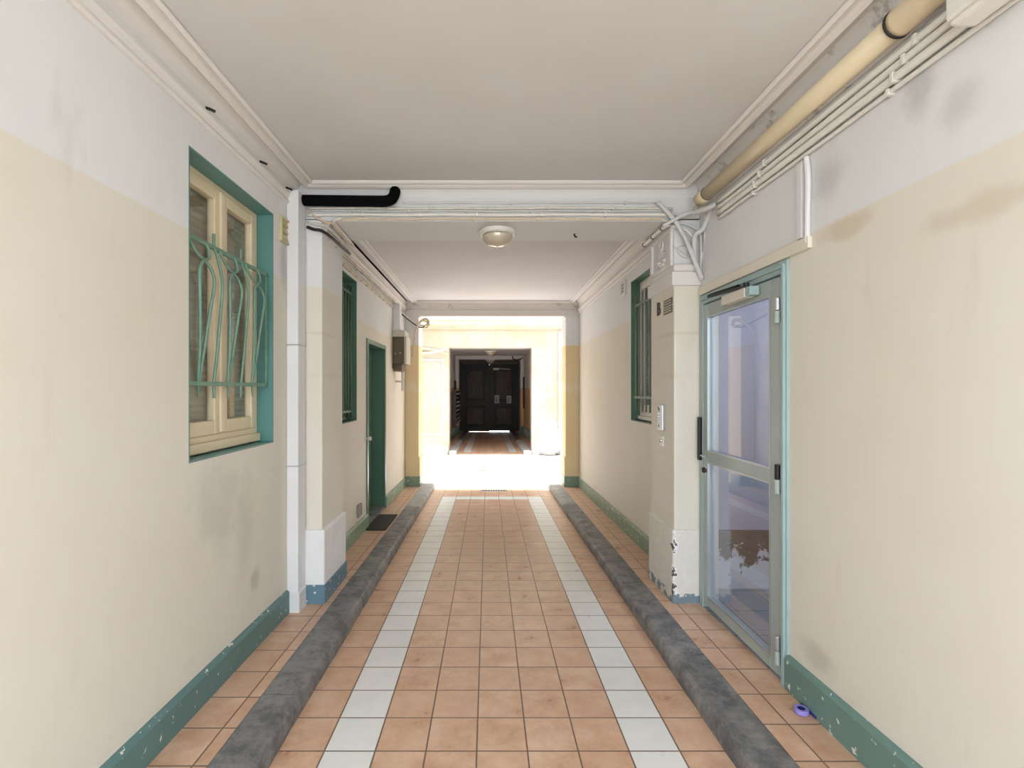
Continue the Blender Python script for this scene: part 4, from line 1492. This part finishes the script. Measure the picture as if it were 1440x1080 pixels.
fo = thing('wall_fountain', (1.66, FY - 0.1, fz(FY)), 'arched white stone fountain on the facade beyond the bare pillar', 'fountain')
fz0 = fz(FY)
arch = [(1.37, fz0), (1.37, 0.40), (1.42, 0.42)]
arch += [(1.66 + 0.25 * math.cos(a), 0.45 + 0.30 * math.sin(a)) for a in [math.pi - i * math.pi / 12 for i in range(13)]]
arch += [(1.90, 0.42), (1.95, 0.40), (1.95, fz0)]
bm = BM()
prism(bm, arch, 'y', FY - 0.09, FY)
obj('back_slab', bm, M['court_stone'], fo, bevel=0.01)
bm = BM()
lathe(bm, [(0.0, -0.035), (0.10, -0.03), (0.15, -0.012), (0.17, 0.01)], (0, 0, 0), 'y', 24)
for v_ in bm.verts:
    v_.co = Vector((1.66 + v_.co.x, FY - 0.09 + v_.co.y, 0.38 + v_.co.z * 1.7))
obj('carved_oval', bm, M['court_stone'], fo, smooth=True)
bm = BM()
pr = [(1.66 + 0.27 * math.cos(a), FY - 0.08 - 0.24 * math.sin(a)) for a in [i * math.pi / 14 for i in range(15)]]
prism(bm, pr, 'z', -0.19, -0.12)
obj('basin', bm, M['court_stone'], fo, bevel=0.015)
bm = BM()
pr = [(1.66 + 0.20 * math.cos(a), FY - 0.08 - 0.16 * math.sin(a)) for a in [i * math.pi / 14 for i in range(15)]]
prism(bm, pr, 'z', fz0 - 0.02, -0.19)
obj('basin_foot', bm, M['court_stone'], fo)
bm = BM()
tube(bm, [(1.66, FY - 0.09, 0.10), (1.66, FY - 0.16, 0.10), (1.66, FY - 0.18, 0.06)], 0.012, 8, 3)
obj('spout', bm, M['metal_grey'], fo, smooth=True)
bm = BM()
box(bm, -0.18, -0.02, 10.30, 10.44, -0.02, 0.003, slope=True)
tag(obj('drain_cover', bm, M['metal_dark']), 'small dark drain cover in the pale courtyard concrete', 'drain')

# ------------------------------------------------------------------ far passage with the street doors
GY = 22.6
FL = (-1.30, 1.45)
bm = BM()
vs = [bm.verts.new((x, y, fz(y))) for (x, y) in ((-1.10, FY - 0.02), (1.21, FY - 0.02), (1.21, GY + 0.5), (-1.10, GY + 0.5))]
bm.faces.new(vs)
struct('floor_far', bm, M['tile'], 'terracotta tiled floor with white bands before the dark street doors')
for (x0, x1, l) in ((FL[0] - 0.3, -0.98, 'raised walkway in front of the letterboxes'), (1.10, FL[1] + 0.3, 'raised walkway across from the letterboxes')):
    bm = BM()
    box(bm, x0, x1, FY + 0.42, GY, -0.1, KZ, slope=True)
    struct('floor_walkway', bm, M['tile_walk'], l)
kerb(-0.86, -1.06, FY - 0.1, 17.0, 'pale kerb stone at the far opening below the letterboxes', 'kerb_pale', 0.10, 'kerb stones of the far passage')
kerb(-0.86, -1.06, 17.01, GY - 0.1, 'grey kerb stone running from the letterboxes to the dark street doors', 'kerb', 0.10, 'kerb stones of the far passage')
kerb(0.98, 1.20, FY - 0.1, 17.0, 'pale kerb stone at the far opening beside the arched fountain', 'kerb_pale', 0.10, 'kerb stones of the far passage')
kerb(0.98, 1.20, 17.01, GY - 0.1, 'grey kerb stone ending at the street door leaf with notices', 'kerb', 0.10, 'kerb stones of the far passage')
M['far_wall'] = wall_mat('pinkish cream plaster', (), 1.55, lin((214, 178, 148)), lin((220, 216, 210)))
struct('wall_far_left', B(FL[0] - 0.2, FL[0], FY + 0.38, GY + 0.3, -0.9, 3.2), M['far_wall'], 'two tone plaster wall carrying the letterboxes')
struct('wall_far_right', B(FL[1], FL[1] + 0.2, FY + 0.38, GY + 0.3, -0.9, 3.2), M['far_wall'], 'two tone plaster wall across from the letterboxes')
struct('ceiling_far', B(FL[0] - 0.2, FL[1] + 0.2, FY + 0.38, GY + 0.3, 2.86, 3.2), M['ceiling'], 'white ceiling of the passage before the dark street doors')
struct('beam', B(FL[0], FL[1], 19.6, 20.0, 2.72, 2.9), M['mould'], 'white beam before the dark street doors', bevel=0.01)
for (x0, x1, l) in ((FL[0], -1.17, 'pilaster with teal foot between the letterboxes and the dark doors'), (1.31, FL[1], 'pilaster with teal foot beside the dark doors with notices')):
    t = thing('pillar', ((x0 + x1) / 2, 19.8, wz(19.8)), l, None, None, 'structure')
    obj('shaft', B(x0, x1, 19.6, 20.0, -0.5, 2.75), M['far_wall'], t, bevel=0.006)
    bm = BM()
    box(bm, x0 - 0.01, x1 + 0.01, 19.58, 20.02, 0.02, 0.42, slope=True)
    obj('painted_foot', bm, M['base_teal'], t, bevel=0.004)

bm = BM()
box(bm, FL[0], -1.25 + 0.0, GY - 0.2, GY + 0.05, -0.7, 2.70)
box(bm, 1.40, FL[1], GY - 0.2, GY + 0.05, -0.7, 2.70)
box(bm, FL[0], FL[1], GY - 0.2, GY + 0.05, 2.68, 2.9)
struct('door_frame_far', bm, M['box_brown'], 'grey brown frame round the dark street doors')
d3 = thing('door_3', (0.07, GY, fz(GY)), 'pair of tall dark oak street doors at the far end', None, None, 'structure')
for (a, b, gap) in ((-1.25, 0.072, 0.015), (0.078, 1.40, 0.05)):
    lf = obj('door_leaf', B(a, b, GY, GY + 0.06, fz(GY) + gap, 2.68), M['oak'], d3, bevel=0.004)
    for (za, zb) in ((0.95, 2.45), (-0.2, 0.75)):
        bm = BM()
        frame_xz(bm, a + 0.2, b - 0.2, GY - 0.035, GY + 0.01, za, zb, 0.07)
        obj('panel_moulding', bm, M['oak'], lf, bevel=0.012)
        obj('door_panel', B(a + 0.30, b - 0.30, GY - 0.02, GY + 0.01, za + 0.1, zb - 0.1), M['oak_panel'], lf, bevel=0.03, label='worn brown oak panel')
obj('cover_strip', B(0.03, 0.12, GY - 0.05, GY, fz(GY) + 0.06, 2.62), M['oak'], d3, bevel=0.01)
bm = BM()
tube(bm, [(-0.28, GY - 0.03, 0.72), (-0.16, GY - 0.07, 0.74), (-0.05, GY - 0.03, 0.72)], 0.02, 8, 4)
box(bm, -0.20, -0.12, GY - 0.03, GY + 0.0, 0.58, 0.86)
obj('handle', bm, M['metal_black'], d3)
cl_ = obj('door_closer', B(0.25, 0.52, GY - 0.08, GY - 0.002, 2.40, 2.50), M['closer'], d3, bevel=0.01)
obj('closer_arm', T([(0.5, GY - 0.06, 2.47), (0.85, GY - 0.10, 2.44), (1.05, GY - 0.06, 2.43)], 0.022, 8), M['closer'], cl_)
for (x, z, l) in ((0.42, 1.05, 'white notice pinned at the middle of the dark street doors'), (0.98, 1.04, 'white notice pinned near the hinge edge of the dark street door')):
    nt = thing('notice', (x, GY - 0.004, z - 0.15), l, 'notice')
    obj('sheet', B(x - 0.11, x + 0.11, GY - 0.052, GY - 0.046, z - 0.18, z + 0.18), M['paper'], nt)
    bm = BM()
    for k in range(5):
        box(bm, x - 0.075, x + 0.06 - 0.02 * (k % 2), GY - 0.0535, GY - 0.0505, z - 0.12 + k * 0.05, z - 0.10 + k * 0.05)
    obj('printed_lines', bm, M['ink'], nt)

# letterboxes
lb = thing('letterbox_bank', (FL[0] + 0.08, 18.4, 0.2), 'black bank of stacked letterboxes in the far passage', 'letterboxes')
obj('cabinet', B(FL[0], FL[0] + 0.15, 17.45, 19.45, 0.22, 1.45), M['letterbox'], lb, bevel=0.005)
obj('mounting_plate', B(FL[0] - 0.002, FL[0] + 0.01, 17.5, 19.4, 0.12, 0.22), M['letterbox'], lb)
for r in range(8):
    z = 0.24 + r * 0.15
    bm = BM()
    prism(bm, [(FL[0] + 0.15, z), (FL[0] + 0.20, z + 0.02), (FL[0] + 0.17, z + 0.115), (FL[0] + 0.15, z + 0.12)], 'y', 17.47, 19.43)
    fl_ = obj('flap', bm, M['letterbox'], lb)
    bm = BM()
    for k in range(4):
        ya = 17.62 + k * 0.48
        box(bm, FL[0] + 0.184, FL[0] + 0.197, ya, ya + 0.16, z + 0.04, z + 0.075)
    obj('name_tag', bm, M['paper'], fl_)
tag(obj('notice_board', B(FL[0], FL[0] + 0.05, 18.6, 19.3, 1.50, 1.85), M['letterbox'], bevel=0.005), 'small dark board above the black letterboxes', 'notice board')
for (s_, x_, l) in ((1, FL[0], 'teal skirting under the black letterboxes'), (-1, FL[1], 'teal skirting across from the black letterboxes')):
    base('baseboard_far', x_, s_, FY + 0.4, 19.6, 0.35, 'base_teal', l)
tag(obj('wall_rail', T([(FL[1] - 0.026, 19.3, 0.75), (FL[1] - 0.026, 19.3, 2.0)], 0.025, 10), M['metal_black'], smooth=True), 'dark vertical bar on the wall across from the letterboxes', 'rail')
cable([(0.98, 19.55, 2.85), (1.02, 19.55, 2.74), (1.08, 19.56, 2.70), (1.25, 19.55, 2.70), (1.40, 19.5, 2.78)], 0.022, 'cable_black', 'black cable hooked over the white beam before the dark doors', None)
dome(0.10, 17.2, 2.86, 0.2, 'round dome lamp on the far passage ceiling')
dome(0.10, 19.8, 2.72, 0.2, 'round dome lamp under the white beam before the dark doors')

# the street beyond and the court behind the viewer
struct('ground_street', B(-6, 6, GY + 0.5, GY + 6, fz(GY) - 0.2, fz(GY) - 0.01), M['concrete'], 'bright street pavement seen under the dark doors')
struct('ground_court', B(-5, 5, -9, Y0, -0.2, 0.015), M['asphalt'], 'dark forecourt paving behind the viewer')
bm = BM()
for (a, b) in ((-5, XL - 0.0), (XR + 0.0, 5)):
    box(bm, a, b, Y0 - 0.02, Y0 + 0.02, -0.2, 4.2)
box(bm, XL, XR, Y0 - 0.02, Y0 + 0.02, ZC, 4.2)
struct('wall_entrance', bm, M['facade'], 'outer face of the building behind the viewer')

# ------------------------------------------------------------------ light
sc = bpy.context.scene
w = bpy.data.worlds.new('sky')
sc.world = w
w.use_nodes = True
nt_ = w.node_tree
bg = nt_.nodes['Background']
bg.inputs[0].default_value = (0.80, 0.89, 1.0, 1)
bg.inputs[1].default_value = 1.15
su = bpy.data.lights.new('sun', 'SUN')
su.energy = 11
su.angle = math.radians(12)
su.color = (1.0, 0.93, 0.80)
so = bpy.data.objects.new('sun', su)
COL.objects.link(so)
so.rotation_euler = Vector((0.12, -0.03, -1.0)).to_track_quat('-Z', 'Y').to_euler()
pl = bpy.data.lights.new('vestibule_fill', 'POINT')  # added fill light without a fitting, brightens the room behind the glass door
pl.energy = 13
pl.color = (0.86, 0.92, 1.0)
pl.shadow_soft_size = 0.12
po = bpy.data.objects.new('vestibule_fill', pl)
po.location = (2.7, 2.2, 2.5)
COL.objects.link(po)

# ------------------------------------------------------------------ camera
cam = bpy.data.cameras.new('camera')
cam.sensor_fit = 'HORIZONTAL'
cam.sensor_width = 36
cam.lens = 685 / 1440 * 36
cam.shift_x = 34 / 1440
cam.shift_y = 7 / 1440
cam.clip_start = 0.02
co = bpy.data.objects.new('camera', cam)
co.location = (0, 0, H)
co.rotation_euler = (math.pi / 2, 0, 0)
COL.objects.link(co)
sc.camera = co

sc.view_settings.view_transform = 'Standard'
sc.view_settings.look = 'None'
sc.view_settings.gamma = 1
sc.view_settings.use_curve_mapping = False
sc.view_settings.exposure = 2.3
